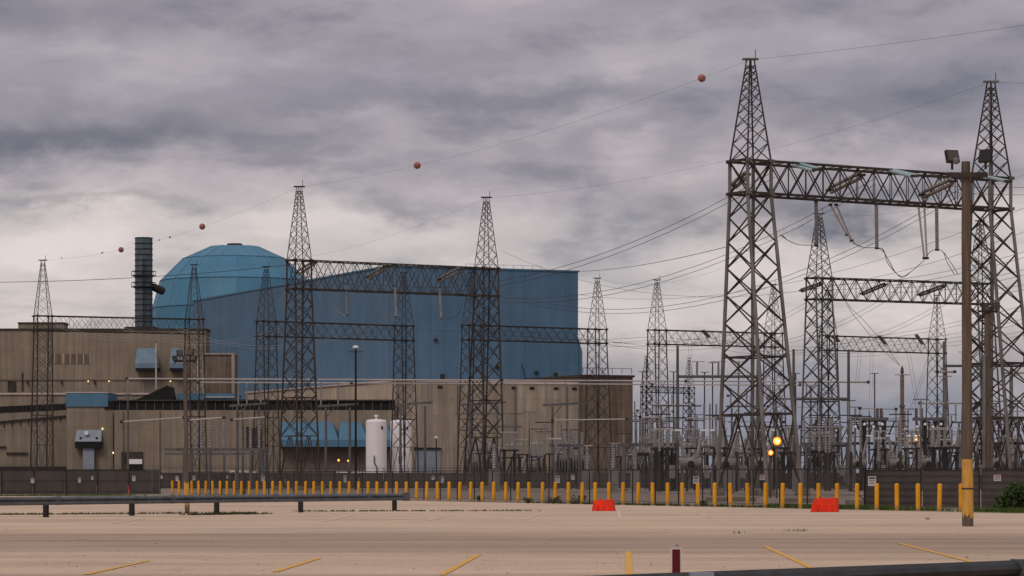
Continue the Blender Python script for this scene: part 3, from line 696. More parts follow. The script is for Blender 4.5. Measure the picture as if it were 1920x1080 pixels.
wire(P(2300, 110, 24), G7['tip'][0], 4, .012, m_wire, 'faint shield wire crossing behind the tallest gantry', 'shield wires')
wire(G7['tip'][0], G5['tip'][1], 4, .012, m_wire, 'faint wire from the middle right spire to the spire by the hall', 'shield wires')
ball(1316, *sh[0], 'largest red marker ball, high on the wire near the tallest spire', .66)
ball(783, *sh[0], 'red marker ball on the wire above the blue hall', .74)
ball(379, *sh[1], 'red marker ball on the wire above the dome', .80)
ball(227, *sh[1], 'smallest red marker ball, left of the stack', .78)
for i, t_ in enumerate((.06, .47, .86)):
    for s in (-1, 1):
        ul = 'upper' if s > 0 else 'lower'
        off = Vector((0, 0, .35*s))
        p = beampt(G1, t_, 25.9-.25*s, -1)+off*0; q = beampt(G2, t_, 25.6-.2*s, 1)
        wire(p, q, 5.2+.9*i, .026, m_wire, f'{ul} twin conductor, {("left","middle","right")[i]} phase between tallest and middle gantry', f'{("left","middle","right")[i]} phase twin conductors')
        p = beampt(G2, t_, 25.6-.2*s, -1); q = beampt(G3, t_, 25.6-.2*s, 1)
        wire(p, q, 5.0+.4*i, .02, m_wirel, f'{ul} pale twin conductor, {("left","middle","right")[i]} phase from the middle to the far left gantry', f'{("left","middle","right")[i]} phase pale conductors')
        p = beampt(G1, t_, 25.9-.25*s, 1); q = P(2350, 150+60*i+12*s, 15)
        if i > 1: wire(p, q, 2, .022, m_wire, f'{ul} conductor leaving the right end of the tallest gantry', 'conductors at the right edge')
        p = beampt(G5, t_, 25.4-.3*s, 1); q = beampt(G6, t_, 25.4-.3*s, 1)
        wire(p, q, 1.0+.4*i, .028, m_wire, f'{ul} low conductor slung between the hall-side gantry and the next, {("left","middle","right")[i]} phase', f'{("left","middle","right")[i]} phase low conductors')
        p = beampt(G7, t_, 25.8-.3*s, -1); q = beampt(G6, t_, 25.4-.3*s, 1)
        wire(p, q, 3.0+.5*i, .026, m_wire, f'{ul} conductor from the middle right gantry down to the distant one, {("left","middle","right")[i]} phase', f'{("left","middle","right")[i]} phase middle conductors')
        p = beampt(G7, t_, 25.8-.3*s, 1); q = P(2300, 330+26*i+6*s, 20)
        wire(p, q, 2.5, .026, m_wire, f'{ul} conductor rising from the middle right gantry to the right edge, {("left","middle","right")[i]} phase', f'{("left","middle","right")[i]} phase right conductors')
        p = beampt(G8, t_, 25.8-.3*s, 1); q = P(2250, 470+26*i+5*s, 15)
        wire(p, q, 2.0, .026, m_wire, f'{ul} conductor rising from the lowest right gantry to the right edge, {("left","middle","right")[i]} phase', f'{("left","middle","right")[i]} phase far right conductors')
        p = beampt(G8, t_, 25.6-.3*s, -1); q = beampt(G6, .3+t_*.6, 25.2-.3*s, 1)
        wire(p, q, 2.0, .024, m_wire, f'{ul} conductor between the two distant right gantries, {("left","middle","right")[i]} phase', f'{("left","middle","right")[i]} phase distant conductors')
wire(beampt(G2, .0, 26.2, -1), P(-500, 512, 16), 1.6, .035, m_wire, 'single dark conductor running left across the dome and out of frame', 'lone conductors')
wire(P(2300, 215, 24), P(905, 505, 11.6), 9, .02, m_wire, 'long dark conductor sweeping down to the hall roof', 'lone conductors')
wire(P(2300, 262, 24), P(940, 470, 14.0), 9, .02, m_wire, 'long dark conductor reaching the middle gantry right tower', 'lone conductors')
wire(P(1365, 462, 23), P(1010, 505, 12), 1.0, .03, m_wire, 'dark conductor from the tallest gantry to above the hall roof edge', 'lone conductors')
for px, py in ((605, 0), (660, 0)): pass

# insulator strings
def string(p, q, r, m, label, group, double=.0, ribs=14, cat_='insulator', name='strain_insulator'):
    p = Vector(p); q = Vector(q); t = thing(name, p, label, cat_, group)
    d = (q-p).normalized(); sd_ = d.cross(Vector((0, 1, 0))).normalized()*double
    for s in ((-1, 1) if double else (0,)):
        MB().insul(sd_*s, q-p+sd_*s, r, ribs, 7).build('disc_string', m, t)
    for e in (Vector((0, 0, 0)), q-p): MB().cbox(e, (double*2+.3, .25, .2)).build('yoke', m_steel, t)
def jumper(pts, r, m, label, group):
    # smooth loop through points
    n = len(pts); out = []
    for i in range(n-1):
        p0 = pts[max(i-1, 0)]; p1 = pts[i]; p2 = pts[i+1]; p3 = pts[min(i+2, n-1)]
        for j in range(6):
            t = j/6; out.append(.5*((2*p1)+(p2-p0)*t+(2*p0-5*p1+4*p2-p3)*t*t+(3*p1-p0-3*p2+p3)*t**3))
    out.append(pts[-1]); tag(MB().path(out, r, 4).build('jumper_cable', m, None), label, 'cable', group)
k = 22.9
for i, (a, b) in enumerate((((1483, 306), (1530, 318)), ((1668, 319), (1715, 330)), ((1838, 329), (1890, 340)))):
    string(P(a[0], a[1], k-.3*i), P(b[0], b[1], k+.9), .15, m_glass, f'teal glass insulator string on top of the tallest gantry, {("left","middle","right")[i]} one', 'teal insulator strings', .16)
for i, (a, b) in enumerate((((1376, 348), (1400, 327)), ((1556, 357), (1615, 328)), ((1730, 366), (1785, 340)))):
    string(P(a[0], a[1], k-.5), P(b[0], b[1], k-.1), .17, m_tan, f'tan double insulator string slanting inside the tallest beam, {("left","middle","right")[i]} one', 'tan insulator strings', .2)
for i, (x, y0, y1) in enumerate(((1530, 377, 460), (1643, 384, 465), (1756, 389, 468))):
    string(P(x, y0, 22.8), P(x+1, y1, 22.8), .17, m_insu, f'grey rod insulator hanging under the tallest beam, {("left","middle","right")[i]} one', 'hanging rod insulators of the tallest gantry', 0, 22, name='hanging_insulator')
for i, (x, y0, y1) in enumerate(((650, 533, 591), (742, 537, 594), (826, 540, 597))):
    string(P(x-1.5, y0, 16), P(x+1, y1, 16), .17, m_insu, f'grey rod insulator hanging under the middle beam, {("left","middle","right")[i]} one', 'hanging rod insulators of the middle gantry', 0, 20, name='hanging_insulator')
for i, (a, b) in enumerate((((558, 512), (588, 493)), ((690, 520), (728, 499)), ((824, 525), (862, 505)))):
    string(P(a[0], a[1], 15.7), P(b[0], b[1], 15.9), .15, m_tan, f'tan insulator string slanting inside the middle beam, {("left","middle","right")[i]} one', 'middle beam insulator strings', .2)
for i, (a, b) in enumerate((((1502, 545), (1540, 532)), ((1616, 551), (1660, 533)), ((1724, 553), (1770, 536)))):
    string(P(a[0], a[1], 14.4), P(b[0], b[1], 14.5), .16, m_insb, f'dark insulator string slanting through the middle right beam, {("left","middle","right")[i]} one', 'middle right beam insulator strings', .15)
for i, (a, b) in enumerate((((1660, 645), (1648, 630)), ((1730, 645), (1718, 628)), ((1572, 640), (1560, 630)), ((1330, 632), (1318, 620)))):
    string(P(a[0], a[1], 10.3), P(b[0], b[1], 10.3), .2, m_insb, f'small dark insulator string on a distant beam, {ordn(i+1)} counted from the middle', 'distant beam insulator strings', .15, 8)
for i, s in enumerate((0, 11)):
    string(P(1557+s, 384, 22.6), P(1588+s*.8, 440+s, 22.2), .085, m_insw, f'{("left","right")[i]} slim white polymer insulator of the short slanting pair', 'white insulators, left pair', 0, 0, name='suspension_insulator')
    string(P(1722+s, 386, 22.4), P(1733+s*.45, 484, 22.2), .09, m_insw, f'{("left","right")[i]} slim white polymer insulator of the long pair above a cable loop', 'white insulators, right pair', 0, 0, name='suspension_insulator')
    jumper([P(1592+s*.7, 446+s, 22.2), P(1605, 458, 22.3), P(1620, 464, 22.5), P(1643, 465, 22.8), P(1656, 468+s*.3, 22.6), P(1664+s*.4, 492, 22.4), P(1680, 512, 22.3), P(1693, 520-s*.2, 22.2), P(1710, 508, 22.2), P(1734, 487, 22.2)], .025, m_wire, f'{("left","right")[i]} strand of the dark slack cable loop under the tallest beam', 'cable loops, left')
    jumper([P(1736, 484, 22.2), P(1744, 472, 22.3), P(1756, 468, 22.8), P(1768, 472, 22.6), P(1776+s*.6, 492, 22.4), P(1790+s*.6, 515, 22.2)], .025, m_wirel, f'{("left","right")[i]} strand of the slack cable loop by the right grey rod', 'cable loops, right')
    jumper([P(1462+s*.3, 440, 22.6), P(1480, 452, 22.6), P(1500, 459, 22.7), P(1530, 460, 22.8)], .025, m_wire, f'{("left","right")[i]} strand of slack cable from the tallest tower to the left rod', 'cable loops, far left')
    jumper([P(686+s, 535, 15.9), P(693+s, 560, 15.8), P(706+s, 580, 15.7), P(722+s, 596, 15.6)], .03, m_wirel, f'{("left","right")[i]} pale cable curving down from the middle beam', 'pale cables of the middle gantry')
    jumper([P(596, 520+s, 16), P(612, 555+s, 15.9), P(640, 588, 15.9), P(652, 592, 16)], .02, m_wirel, f'{("upper","lower")[i]} pale cable curving from the tower to the left rod', 'pale cables left of the middle gantry')
    jumper([P(1576+s*.3, 545, 14.4), P(1590+s*.3, 575, 14.4), P(1608+s, 600, 14.3), P(1650+s, 650, 14), P(1688, 686, 13.6)], .025, m_wirel, f'{("left","right")[i]} pale down-lead running to the tall bushing', 'down-leads to the bushing')
    for j, (xa, ya, xb, yb) in enumerate(((1632, 652, 1630, 750), (1700, 655, 1722, 790), (1745, 655, 1702, 780), (1290, 645, 1293, 672), (1610, 652, 1604, 720))):
        jumper([P(xa+s*.5, ya, 10.3), P((xa+xb)/2+s*.5, (ya+yb)/2, 10.4), P(xb+s*.4, yb, 10.5)], .022, m_wire, f'{("left","right")[i]} fine down-lead under the distant beams, {ordn(j+1)} pair', f'down-leads, {ordn(j+1)} pair')
jumper([P(826, 597, 16), P(840, 598, 16), P(858, 590, 16.1), P(868, 570, 16.2)], .02, m_wire, 'thin cable from the right rod of the middle gantry to its tower', 'thin cables')

# ------------------------------------------------------------------ bus pipes and their supports
KB = 13.3
def bus(x0, y0, x1, y1, k0_, k1_, r, label, nsup=0):
    p = P(x0, y0, k0_); q = P(x1, y1, k1_); t = thing('bus_pipe', p, label, 'pipe')
    MB().bar((0, 0, 0), q-p, r, 8).build('tube', m_pipe, t)
    for f in ((0, .25, .5, .75, 1) if (q-p).length > 15 else (0, 1)): MB().cbox((q-p)*f, (.4, .34, .36)).build('coupling', m_steel, t)
    return t
bus(238, 710, 1628, 716, 13.4, 13.1, .11, 'upper long pale bus pipe crossing almost the whole yard')
bus(372, 717, 1500, 722, 13.0, 12.7, .10, 'second long pale bus pipe just below the upper one')
bus(228, 791, 345, 783, 15, 15, .10, 'short pale bus pipe at left, before the concrete wall')
bus(352, 788, 420, 783, 15, 15, .10, 'short pale bus pipe just right of the left wooden pole')
bus(434, 787, 500, 782, 15, 15, .10, 'short pale bus pipe above the left steel frame')
bus(1036, 788, 1175, 786, 14, 14, .10, 'pale bus pipe at the right end of the concrete wall')
bus(1200, 782, 1345, 785, 14, 14, .10, 'pale bus pipe over the left breaker')
bus(1500, 717, 1628, 717, 12.2, 12.2, .09, 'pale bus pipe end sticking out right of the tallest tower')
bus(1757, 697, 1790, 697, 14, 14, .16, 'short thick pale pipe left of the wooden pole')
bus(1880, 699, 1960, 699, 14, 14, .16, 'short thick pale pipe at the right edge')
bus(1725, 756, 1830, 756, 14, 14, .13, 'pale bus pipe above the right switch tables')
bus(1850, 752, 1960, 752, 14, 14, .13, 'pale bus pipe near the right edge above the tables')
bus(1612, 766, 1680, 767, 14, 14, .08, 'thin bus pipe above the left switch table')
def column_mesh(L, r, ribs, m): return MB().insul((0, 0, 0), (0, 0, L), r, ribs, 6).mesh('insulator', m)
ins_cache = {}
def add_ins(parent, x, z0, z1, r, m, y=0.0, ribs=None):
    key = (round(z1-z0, 2), r, m.name)
    if key not in ins_cache: ins_cache[key] = column_mesh(z1-z0, r, ribs or max(4, int((z1-z0)/.35)), m)
    return inst('insulator', ins_cache[key], parent, (x, y, z0))
def hstand(x0, x1, k, yb, posts, tops, ytop, label, m=m_galvd, rp=.2, ri=.13, brace=True, ybot=None, hang=False, tilt=0):
    """steel portal: posts, crossbeam at photo row yb, insulators from it up to ytop"""
    o = G(x0, k); zb_ = CH+(HY-yb)/k; t = thing('switch_stand', o, label, 'switch frame')
    W = (x1-x0)/k
    bm = MB().bar((-.3, 0, zb_), (W+.3, 0, zb_+tilt), rp*.85, 4); bm.build('crossbeam', m, t)
    for p in posts:
        x = (p-x0)/k; MB().bar((x, 0, 0), (x, 0, zb_-.15), rp, 6, rp*.8).build('post', m, t)
        MB().cbox((x, 0, .1), (.9, .9, .2)).build('base_plate', m_galvd, t)
    if brace and len(posts) > 1:
        x = (posts[0]-x0)/k; MB().bar((x, 0, zb_-1.6), (x+1.2, 0, zb_-.1), .08).build('brace', m, t)
    zt = CH+(HY-ytop)/k
    for p in tops: add_ins(t, (p-x0)/k, zb_+.12, zt, ri, m_insu)
    return t
names_ = [('left of the lamp post', 600, 668, (611, 656), (602, 634), 716, 762), ('right of the white tanks', 748, 808, (751, 797), (773, 807), 716, 759),
          ('before the vent-slotted concrete wall', 1022, 1098, (1036, 1086), (1023, 1060), 718, 760), ('left of the middle gantry', 434, 495, (445, 486), (447, 463, 489), 718, 761),
          ('inside the feet of the middle gantry right tower', 870, 945, (882, 932), (880, 944), 718, 759)]
for l, x0, x1, ps, tp, yt, yb in names_:
    hstand(x0, x1, 13.6, yb, ps, tp, yt, f'tall two-post switch frame {l}', tilt=.35)
hstand(313, 500, 15, 843, (345, 394, 445, 470, 492), (345, 378, 394, 420, 470, 486), 786, 'long low steel frame with grey post insulators at left', rp=.22, ri=.2)
hstand(313, 500, 14, 851, (360, 420, 455, 498), (368, 408, 460), 800, 'second low steel frame just behind the long left one', rp=.18)
hstand(237, 242, 14, 740, (240,), (240,), 711, 'slim grey mast carrying the left end of the bus pipe', rp=.16, brace=False)
hstand(1168, 1272, 17, 834, (1170, 1241, 1270), (1203, 1208, 1222, 1236, 1250), 784, 'thick grey steel portal at the right edge of the plant', rp=.26)
hstand(1312, 1345, 15, 838, (1316, 1340), (1320, 1331, 1343), 757, 'grey stand with three tall columns right of the left breaker', rp=.2)
hstand(1180, 1262, 12, 790, (1200, 1243), (1190, 1205, 1230, 1250), 752, 'mid-distance switch frame above the thick portal', rp=.18)
hstand(1228, 1312, 11, 761, (1240, 1296), (1220, 1260), 740, 'far dark switch frame behind the breakers', rp=.16)
hstand(1400, 1480, 14, 775, (1410, 1465), (1408, 1430, 1452, 1472), 745, 'switch frame behind the tallest tower, left of its lamps', rp=.2)
hstand(1440, 1530, 12, 748, (1455, 1520), (1444, 1462, 1488, 1512), 722, 'far switch frame with upright columns right of the tallest tower', rp=.18)
hstand(1505, 1595, 15, 832, (1512, 1552, 1588), (1508, 1522, 1537, 1560, 1575), 782, 'low grey frame with five columns right of the lit lamps', rp=.22)
hstand(1330, 1395, 16, 850, (1338, 1385), (1342, 1356, 1372), 808, 'low grey frame between two breakers', rp=.2)
hstand(1035, 1090, 15, 835, (1040, 1066, 1086), (1052, 1066), 790, 'dark grey frame before the transformer', rp=.2)
hstand(1365, 1432, 12.5, 762, (1372, 1426), (1370, 1384, 1400, 1418), 728, 'tall grey switch frame seen through the tallest tower', rp=.17)
hstand(1610, 1700, 12, 800, (1618, 1690), (1612, 1630, 1655, 1680, 1697), 770, 'distant switch frame behind the left switch table', rp=.17)
hstand(1790, 1870, 12.5, 792, (1798, 1862), (1792, 1812, 1832, 1850, 1868), 758, 'distant switch frame between the wooden poles', rp=.17)
hstand(858, 975, 13, 776, (882, 932), (), 760, 'thin dark frame crossing the middle gantry right tower', rp=.11)
hstand(895, 975, 14, 800, (905, 965), (910, 930, 950), 776, 'dark frame with a bracket right of the middle gantry', rp=.13)

for i, (a, b, y, k_, z_) in enumerate(((1205, 1300, 758, 13, 'above the left breaker'), (1195, 1262, 770, 12, 'at the plant right edge'), (1350, 1470, 790, 14, 'within the tallest tower feet'), (1440, 1540, 762, 13, 'right of the tallest tower'),
        (1500, 1610, 800, 15, 'left of the switch tables'), (1365, 1440, 742, 12, 'high within the tallest tower'), (1600, 1720, 812, 15, 'low across the left switch table'), (1700, 1800, 808, 14, 'low across the right switch table'), (1810, 1930, 770, 14, 'behind the second wooden pole'), (1840, 1940, 806, 15, 'low near the right edge'))):
    bus(a, y, b, y+1.5, k_, k_-.15, .07, 'thin busbar '+z_)
# pipe portals with tall masts
def mastportal(xa, xb, k, ymast, ybeam, tops, ytop, label):
    o = G(xa, k); t = thing('mast_portal', o, label, 'mast')
    zm = CH+(HY-ymast)/k; zb_ = CH+(HY-ybeam)/k; W = (xb-xa)/k
    MB().bar((0, 0, 0), (0, 0, zm), .27, 10, .17).build('mast', m_galvd, t)
    MB().bar((W, 0, 0), (W, 0, zm if W < 12 else zb_), .27, 10, .17).build('mast', m_galvd, t)
    MB().bar((.2, 0, zb_), (W-.2, 0, zb_), .2, 8).build('crossbeam', m_galvd, t)
    for p in tops:
        x = (p-xa)/k; add_ins(t, x, zb_+.2, CH+(HY-ytop)/k, .16, m_insu); MB().cbox((x, 0, CH+(HY-ytop)/k), (2.0, .12, .12)).build('contact_arm', m_pipe, t)
mastportal(1270.5, 1421, 14.2, 648, 706, (1307, 1347, 1385), 678, 'tall tapered grey pipe mast portal behind the breakers')
mastportal(1591, 1488, 14.2, 655, 748, (1520, 1560), 722, 'tall tapered grey pipe mast right of the tallest tower')
mastportal(1770, 1950, 13, 640, 686, (1810, 1920), 660, 'grey pipe portal behind the wooden poles')
# far T-shaped poles
for i, (x, y) in enumerate(((1205, 697), (1263, 697), (1321, 698), (1336, 680), (1492, 700), (1385, 700), (1640, 700))):
    o = G(x, 8.5); t = thing('utility_pole', o, f'far thin T-topped pole on the horizon, {ordn(i+1)} listed, by column {("left","left","left","centre","centre","centre","right")[i]}', 'pole', 'far T-topped poles')
    t['label'] = ('far thin T-topped pole left of the small gantry', 'far thin T-topped pole beside the tapered mast', 'far thin T-topped pole under the mast portal beam', 'far T-topped pole rising over the mast portal beam', 'far T-topped pole right of the tallest tower', 'far T-topped pole within the tallest tower legs', 'far T-topped pole left of the tall bushing')[i]
    z = CH+(HY-y)/8.5; MB().bar((0, 0, 0), (0, 0, z), .14, 6).build('pole', m_steel, t); MB().cbox((0, 0, z), (1.8, .15, .15)).build('crossarm', m_steel, t)

# switch tables on the right
def table(x0, x1, k, y, y2, label, tops=()):
    o = G(x0, k); t = thing('switch_table', o, label, 'switch frame'); W = (x1-x0)/k
    z = CH+(HY-y)/k; z2 = CH+(HY-y2)/k
    MB().box((0, -1.1, z-.35), (W, 1.1, z)).build('deck', m_galvd, t)
    MB().box((-.6, -.15, z2-.3), (W+.8, .15, z2)).build('girder', m_rust, t)
    for f in (.35, .9):
        x = W*f
        for yy in (-1, 1): MB().bar((x, yy, 0), (x, yy, z-.35), .16, 4).build('post', m_dark, t)
        for s in (-1, 1): MB().bar((x, -1, z2-.2), (x+s*1.15, -1, z-.4), .09).build('brace', m_dark, t); 
        for s in (-1, 1): MB().bar((x, -1, 1.0), (x+s*1.3, -1, z2-.3), .09).build('brace', m_dark, t)
    for i in range(5): 
        add_ins(t, W*(i+.5)/5, z2+.02, z-.4, .14, m_insu, .3)
        add_ins(t, W*(i+.5)/5, z2-2.6, z2-.35, .16, m_insu, .5)
    for i in range(4): MB().lathe((W*(i+.3)/4, -1.2, z2+1.6+.3*(i % 2)), [(.06, 0), (.18, .07), (.15, .26), (.05, .36)], 8).build('cap', m_insw, t)
    for p in tops: add_ins(t, (p-x0)/k, z, z+1.1, .2, m_insb)
table(1597, 1664, 16, 783, 829, 'dark steel switch table with V braces left of the tall bushing', (1645, 1652))
table(1713, 1772, 16, 783, 829, 'dark steel switch table with V braces right of the tall bushing', (1718, 1728))
table(1827, 1893, 16, 783, 829, 'dark steel switch table with V braces behind the second wooden pole', (1840,))
table(1905, 1965, 16, 783, 829, 'dark steel switch table at the right edge', ())
table(1512, 1578, 13, 800, 834, 'distant steel switch table right of the tallest tower', (1530, 1560))

# tall bushings
def bushing(x, k, ytop, ybot, r, label, m=m_insu):
    o = G(x, k); t = thing('tall_bushing', o, label, 'bushing'); z1 = CH+(HY-ytop)/k; z0 = CH+(HY-ybot)/k; L = z1-z0
    MB().insul((0, 0, z0), (0, 0, z0+L*.46), r*1.1, 22, 10).build('lower_column', m, t)
    MB().lathe((0, 0, z0+L*.46), [(r*1.3, 0), (r*1.3, L*.03)], 12).build('flange', m_galv, t)
    MB().insul((0, 0, z0+L*.49), (0, 0, z1-.4), r, 24, 10).build('upper_column', m, t)
    rg = MB(); n = 20; rr = r*3.2
    rg.path([Vector((rr*math.cos(2*math.pi*i/n), rr*math.sin(2*math.pi*i/n), z1-.4)) for i in range(n+1)], .05, 5)
    for a in (0, 1.57, 3.14, 4.71): rg.bar((0, 0, z1-.5), (rr*math.cos(a), rr*math.sin(a), z1-.4), .03)
    rg.build('grading_ring', m_pipe, t)
    MB().lathe((0, 0, z1-.4), [(r*.5, 0), (r*.8, .4), (r*.6, .9), (.05, 1.2)], 8).build('terminal', m_insb, t)
    MB().box((-.7, -.7, z0-1.2), (.7, .7, z0)).build('pedestal', m_grey, t)
    for s in (-1, 1): MB().bar((s*.5, 0, 0), (s*.5, 0, z0-1.2), .15).build('leg', m_galvd, t)
bushing(1691.5, 14, 697, 820, .31, 'tall tan-grey bushing with a ring near its top, standing against the sky', m_tan)
bushing(1773, 14, 700, 820, .26, 'tall grey bushing left of the big wooden pole')
bushing(1896, 14, 698, 820, .30, 'tall grey bushing close to the right edge')
bushing(1660, 14, 800, 850, .2, 'short bushing below the left switch table')

# circuit breakers with slanted bushings
def breaker(x, k, label):
    o = G(x, k); t = thing('circuit_breaker', o, label, 'breaker', 'dead-tank breakers')
    zc = CH+(HY-868)/k
    MB().lathe((-1.0, 0, zc), [(.3, 0), (.55, .1), (.55, 1.9), (.3, 2.0)], 16, (1, 0, 0)).build('tank', m_grey, t)
    for s in (-1, 1):
        MB().lathe((s*.5, 0, zc+.3), [(.36, 0), (.36, .4), (.26, .5)], 12, (s*.25, 0, 1)).build('turret', m_grey, t)
        MB().insul((s*.62, 0, zc+.75), (s*1.15, 0, zc+2.9), .19, 12, 8).build('bushing', m_insu, t)
        MB().cbox((s*1.2, 0, zc+3.0), (.5, .3, .14)).build('terminal', m_insw, t)
        for yy in (-.4, .4): MB().bar((s*.7, yy, 0), (s*.7, yy, zc-.4), .09).build('leg', m_galvd, t)
    MB().lathe((0, -.5, zc-.1), [(.25, 0), (.32, .1), (.25, .2)], 12, (0, -1, 0)).build('end_cap', m_dark, t)
    MB().cbox((-1.7, -.1, zc-.8), (.5, .6, 1.2)).build('control_box', m_grey, t)
for x, l in ((1295, 'leftmost dead-tank circuit breaker with two slanted grey bushings'), (1360, 'circuit breaker partly behind the tallest tower left leg'), (1427, 'circuit breaker just left of the lit orange lamps')):
    breaker(x, 20.5, l)
for x, l in ((1608, 'breaker with pale cap below the left switch table'), (1685, 'breaker with bright caps under the tall bushing'), (1740, 'breaker with pale caps under the right switch table'), (1868, 'breaker behind the second wooden pole')):
    breaker(x, 17, l)

# transformers
def transformer(x, k, wpx, ytop, label):
    o = G(x, k); W = wpx/k; H = CH+(HY-ytop)/k; t = thing('transformer', o, label, 'transformer')
    MB().box((0, 0, .6), (W, 3.2, H*.66)).build('tank', m_grey, t)
    MB().box((-.2, -.2, 0), (W+.2, 3.4, .6)).build('plinth', m_concl, t)
    fin = MB().box((0, -1.0, 1.0), (.12, -.05, H*.6)).mesh('radiator_fin', m_grey); n = int(W/.42)
    for i in range(n): inst('radiator_fin', fin, t, (.2+i*.42, 0, 0))
    MB().lathe((W*.1, 1.6, H*.86), [(.3, 0), (.62, .15), (.62, W*.6-.15), (.3, W*.6)], 14, (1, 0, 0)).build('conservator', m_grey, t)
    for i in range(3):
        MB().insul((W*(.25+.25*i), 1.0, H*.66), (W*(.2+.28*i), .8, H*1.12), .22, 9, 8).build('bushing', m_insu, t)
    for i in range(3): MB().lathe((W*(.2+.3*i), -1.05, H*.3), [(.1, 0), (.5, .05), (.5, .18), (.1, .22)], 14, (0, -1, 0)).build('fan', m_dark, t)
    pp = MB(); pp.path([Vector((W*.05, -.3, 1)), Vector((W*.05, -.3, H*.8)), Vector((W*.5, .3, H*.8))], .12, 6); pp.build('pipe', m_greyb, t)
transformer(1040, 12.5, 68, 822, 'large grey transformer with round conservator at the right of the concrete wall')
transformer(868, 12.5, 76, 832, 'grey transformer behind the middle gantry right tower')
transformer(1172, 12, 66, 838, 'grey transformer in front of the dark brown block')
transformer(1640, 12, 40, 835, 'grey transformer beneath the left switch table')
transformer(985, 11.5, 40, 848, 'small grey transformer with a low body left of the large one')
transformer(1880, 12.5, 60, 838, 'grey transformer near the right edge')

# low crowded steel in the far yard: individual small pedestals with one column each
ped = None
spots = []
for i in range(175):
    x = R.uniform(1190, 1915) if i < 152 else R.uniform(860, 1180); k = R.uniform(11.5, 18); spots.append((x, k))
spots.sort()
pmeshes = [(MB().bar((0, 0, 0), (0, 0, 3.2), .14, 6).mesh('pedestal', m_galvd), MB().insul((0, 0, 3.2), (0, 0, 5.6), .17, 9, 7).mesh('insulator', m_insu), MB().cbox((0, 0, 5.7), (1.5, .14, .14)).mesh('contact_arm', m_pipe)),
           (MB().bar((0, 0, 0), (0, 0, 4.2), .16, 6).mesh('pedestal', m_steel), MB().insul((0, 0, 4.2), (0, 0, 8.0), .15, 14, 7).mesh('insulator', m_insu), MB().cbox((0, 0, 8.1), (2.4, .12, .12)).mesh('contact_arm', m_dark)),
           (MB().box((-.5, -.5, 0), (.5, .5, 2.4)).mesh('pedestal', m_grey), MB().insul((0, 0, 2.4), (0, 0, 4.6), .24, 8, 8).mesh('insulator', m_insu), MB().lathe((0, 0, 4.6), [(.1, 0), (.28, .08), (.24, .36), (.1, .45)], 8).mesh('cap', m_grey)),
           (MB().bar((-.6, 0, 0), (-.6, 0, 4.6), .11, 4).bar((.6, 0, 0), (.6, 0, 4.6), .11, 4).cbox((0, 0, 4.6), (2.2, .3, .2)).bar((-.6, 0, 1), (.6, 0, 4.4), .06).mesh('pedestal', m_dark), MB().insul((0, 0, 0), (0, 0, 1.9), .13, 7, 6).mesh('insulator', m_insu), MB().cbox((0, 0, 6.7), (2.0, .1, .1)).mesh('contact_arm', m_pipe))]
pmeshes.append((MB().bar((0, 0, 0), (0, 0, 7.6), .10, 6, .08).mesh('pedestal', m_galvd), MB().insul((0, 0, 7.6), (0, 0, 9.6), .12, 8, 6).mesh('insulator', m_insu), MB().cbox((0, 0, 9.7), (1.6, .10, .10)).mesh('contact_arm', m_galvd)))
kinds = ('grey column on slim post', 'tall slender column with arm', 'stout column on grey cabinet', 'dark stand with a row of columns', 'very tall thin mast with arm')
cnt = {}
for x, k in spots:
    j = R.choice((0, 1, 1, 1, 2, 3, 3, 3, 4, 4)); zone = 'before the concrete wall' if x < 1180 else 'left of the tallest tower' if x < 1350 else 'at the tallest tower feet' if x < 1500 else 'right of the tallest tower' if x < 1600 else 'around the switch tables' if x < 1800 else 'behind the wooden poles'
    cnt[(j, zone)] = cnt.get((j, zone), 0)+1
    t = thing('post_insulator', G(x, k), f'{kinds[j]}, {ordn(cnt[(j, zone)])} from the left {zone}', 'insulator', 'small substation columns', R.uniform(-.4, .4))
    for n_, me in zip(('pedestal', 'insulator', 'contact_arm' if j != 2 else 'cap'), pmeshes[j]):
        if j == 3 and n_ == 'insulator':
            for q in (-.7, 0, .7): inst(n_, me, t, (q, 0, 4.7))
        else: inst(n_, me, t)

# vehicles behind the fence
def pickup(x, k, label, van=False):
    o = G(x, k); t = thing('parked_car', o, label, 'van' if van else 'pickup truck')
    if van: prof = [(0, .5), (5.4, .5), (5.5, 1.2), (4.9, 1.5), (4.3, 2.4), (.1, 2.5), (0, 2.3)]
    else: prof = [(0, .5), (5.6, .5), (5.7, 1.0), (5.5, 1.15), (4.2, 1.25), (3.5, 1.85), (2.2, 1.88), (2.0, 1.25), (.05, 1.25)]
    n = len(prof); mb = MB(); mb.add([(a, 0, z) for a, z in prof]+[(a, 1.9, z) for a, z in prof], [tuple(range(n)), tuple(range(2*n-1, n-1, -1))]+[(i+n, (i+1) % n+n, (i+1) % n, i) for i in range(n)])
    mb.build('body', m_white, t)
    wx = (2.3, 3.3) if not van else (3.4, 4.4); MB().box((wx[0], -.02, 1.32 if not van else 1.5), (wx[1], 1.92, 1.75 if not van else 2.1)).build('window', m_glassd, t)
    for a in (1.0, 4.5):
        for yy in (-.02, 1.7):
            wv = MB().lathe((a, yy, .38), [(.38, 0), (.38, .22)], 16, (0, 1, 0)).build('wheel', m_tyre, t)
            MB().lathe((a, yy-.02, .38), [(.2, 0), (.2, .26)], 12, (0, 1, 0)).build('rim', m_galv, wv)
pickup(505, 12.6, 'white pickup truck parked behind the fence left of the blue hoods')
pickup(430, 12.6, 'white van parked behind the fence near the low steel frame', True)
pickup(630, 12.2, 'white van parked below the blue hoods', True)

